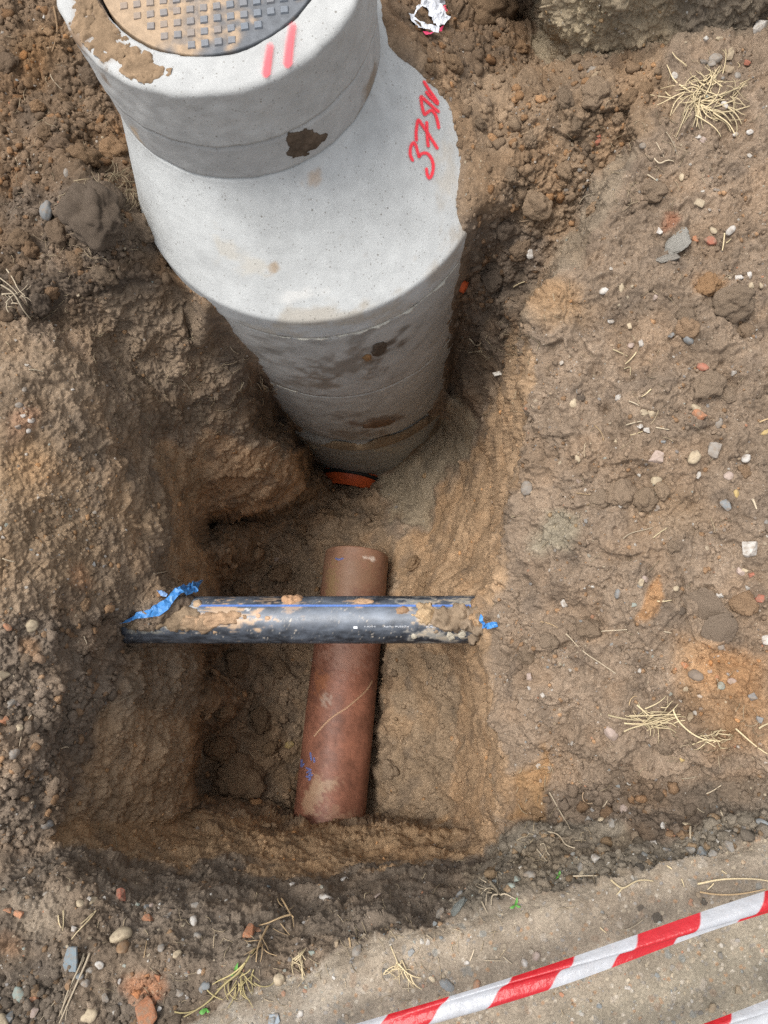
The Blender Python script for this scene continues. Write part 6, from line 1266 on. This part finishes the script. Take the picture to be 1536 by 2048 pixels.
# ------------------------------------------------------------------ what nobody could count: crumbs, grit and root threads
def scatter(name, n, dens, r0, r1, power, mat, colf, sub, seed, sink=0.3, flat=0.75):
    r = np.random.default_rng(seed); shapes = [ico(sub, 60 + k + seed, 0.5, (1.1, 0.95, flat), 0.7)[0] for k in range(6)]; faces = np.array(ico(sub, 1, 0)[1])
    jj, ii = np.nonzero(r.random((NY - 1, NX - 1)) < 1); pr = (dens[:-1, :-1] * ((PXg[:-1, :-1] > -60) & (PXg[:-1, :-1] < 1600) & (PYg[:-1, :-1] > -60) & (PYg[:-1, :-1] < 2110))).ravel().astype(float)
    pr /= pr.sum(); pick = r.choice(len(pr), n, p=pr, replace=False); j, i = pick // (NX - 1), pick % (NX - 1)
    base = PT[j, i]; nr = NT[j, i]; size = (r0 * (r1 / r0) ** (r.random(n) ** power)); s = size * (CAM_Z - base[:, 2]) / F_PX
    Vs = np.empty((n, len(shapes[0]), 3), np.float32)
    for k in range(n):
        a = r.random() * 6.28; c_, s_ = math.cos(a), math.sin(a); v = shapes[k % 6]
        t = np.stack([v[:, 0] * c_ - v[:, 1] * s_, v[:, 0] * s_ + v[:, 1] * c_, v[:, 2]], -1)
        nn = nr[k]; x = np.cross([0.3, 0.9, 0.2], nn); x /= np.linalg.norm(x); y = np.cross(nn, x)
        Vs[k] = base[k] + s[k] * (t[:, :1] * x + t[:, 1:2] * y + (t[:, 2:] + flat * (0.5 - sink)) * nn)
    nv = Vs.shape[1]; Fq = (faces[None] + (np.arange(n) * nv)[:, None, None]).reshape(-1, 3)
    me = mesh_np(name, Vs.reshape(-1, 3), Fq, name == 'soil_crumbs'); cc = colf(r, j, i, n); set_col(me, np.repeat(cc, nv, 0))
    return tag(link(name, me, mat), kind='stuff')
vis = np.ones((NY, NX), np.float32); vis[poly_sd(PXg.astype(np.float32), PYg.astype(np.float32), [(140, -100), (760, -100), (915, 300), (925, 470), (860, 860), (760, 950), (640, 940), (415, 590), (250, 300)]) > 12] = 0
Cg = C.reshape(NY, NX, 3)
patchy = np.clip(0.25 + smooth(fbm(FP, 0.11, 3, 140) * 1.2 + 0.1), 0, 1.2).reshape(NY, NX)
crumb_d = (0.12 + Kf ** 1.3) * (1 - pav * 0.9) * vis * patchy * np.clip((4.2 - (CAM_Z - PT[..., 2])), 0.3, 2)
def crumb_col(r, j, i, n):
    c = Cg[j, i] * r.uniform(0.72, 1.22, (n, 1)); w = r.random((n, 1)) < 0.16; return np.clip(np.where(w, c * np.array([1.2, 1.0, 0.8]), c), 0.01, 0.8)
scatter("soil_crumbs", 9000, crumb_d, 2.2, 6.5, 1.7, M_CRUMB, crumb_col, 1, 3, 0.5)
scatter("soil_crumbs", 1500, crumb_d * (Kf > 0.55), 6.0, 13.0, 2.2, M_CRUMB, crumb_col, 2, 4, 0.5)
grit_d = (0.25 + 0.3 * (lab == 0) + 0.5 * (lab == 5) + 0.5 * ((PYg > 1640) & (PXg > 850) & (lab != 5)) + 0.35 * (PYg > 1780)) * vis * np.where(lab == 2, 0.25, 1) * np.where(lab == 3, 0.25, 1) * patchy
grit_d = grit_d + 1.3 * vis * np.exp(-np.minimum(np.abs(pav_sd + 18), 200) / 22.0) * (PXg > 560)
GR = np.array([[0.42, 0.40, 0.36], [0.36, 0.30, 0.21], [0.20, 0.19, 0.18], [0.16, 0.18, 0.185], [0.27, 0.20, 0.13], [0.34, 0.15, 0.08], [0.10, 0.095, 0.09], [0.24, 0.27, 0.24]])
def grit_col(r, j, i, n):
    c = GR[r.choice(8, n, p=[0.2, 0.18, 0.2, 0.12, 0.14, 0.05, 0.06, 0.05])] * r.uniform(0.75, 1.1, (n, 1)); m = r.uniform(0.15, 0.6, (n, 1)); return c * (1 - m) + Cg[j, i] * m
scatter("gravel_grit", 3600, grit_d, 1.4, 4.6, 2.2, M_GRIT, grit_col, 1, 5, 0.5)
def threads(n, seed):
    r = np.random.default_rng(seed); Vs, Fs, Cs = [], [], []; k = 0
    spots = [(160, 460, 90), (230, 390, 60), (470, 720, 60), (560, 850, 60), (330, 760, 80), (1300, 330, 60), (1250, 720, 120), (1420, 1480, 60), (480, 1960, 60), (780, 1930, 60), (1000, 700, 40), (1100, 1640, 70), (300, 1900, 120), (60, 600, 60), (1400, 220, 60), (900, 1850, 120), (1300, 1000, 200), (120, 250, 100)]
    for q in range(n):
        cx_, cy_, sp_ = spots[r.integers(len(spots))]; x, y = r.normal(cx_, sp_), r.normal(cy_, sp_)
        if not (0 < x < 1536 and 0 < y < 2048) or vis[int(np.searchsorted(GY, y)) - 1, int(np.searchsorted(GX, x)) - 1] == 0: continue
        a = r.random() * 6.28; L = r.uniform(8, 34); b = r.normal(0, 0.9); P = []
        for m in range(6):
            p, nn = ground_at(x, y); P.append(p + nn * px_size(1.4 + 2.5 * math.sin(m / 5 * 3.1), p)); a += b / 5; x += math.cos(a) * L / 5; y += math.sin(a) * L / 5
        V, Fq = tube(P, px_size(r.uniform(0.45, 0.8), P[0]), 3, False); Vs += V; Fs += [tuple(u + k for u in f) for f in Fq]; k += len(V)
        Cs += [np.array([0.40, 0.32, 0.21]) * r.uniform(0.5, 1.1)] * len(V)
    me = pymesh("root_threads", Vs, Fs); set_col(me, np.array(Cs)); return tag(link("root_threads", me, M_FIBRE), kind='stuff')
threads(620, 9)
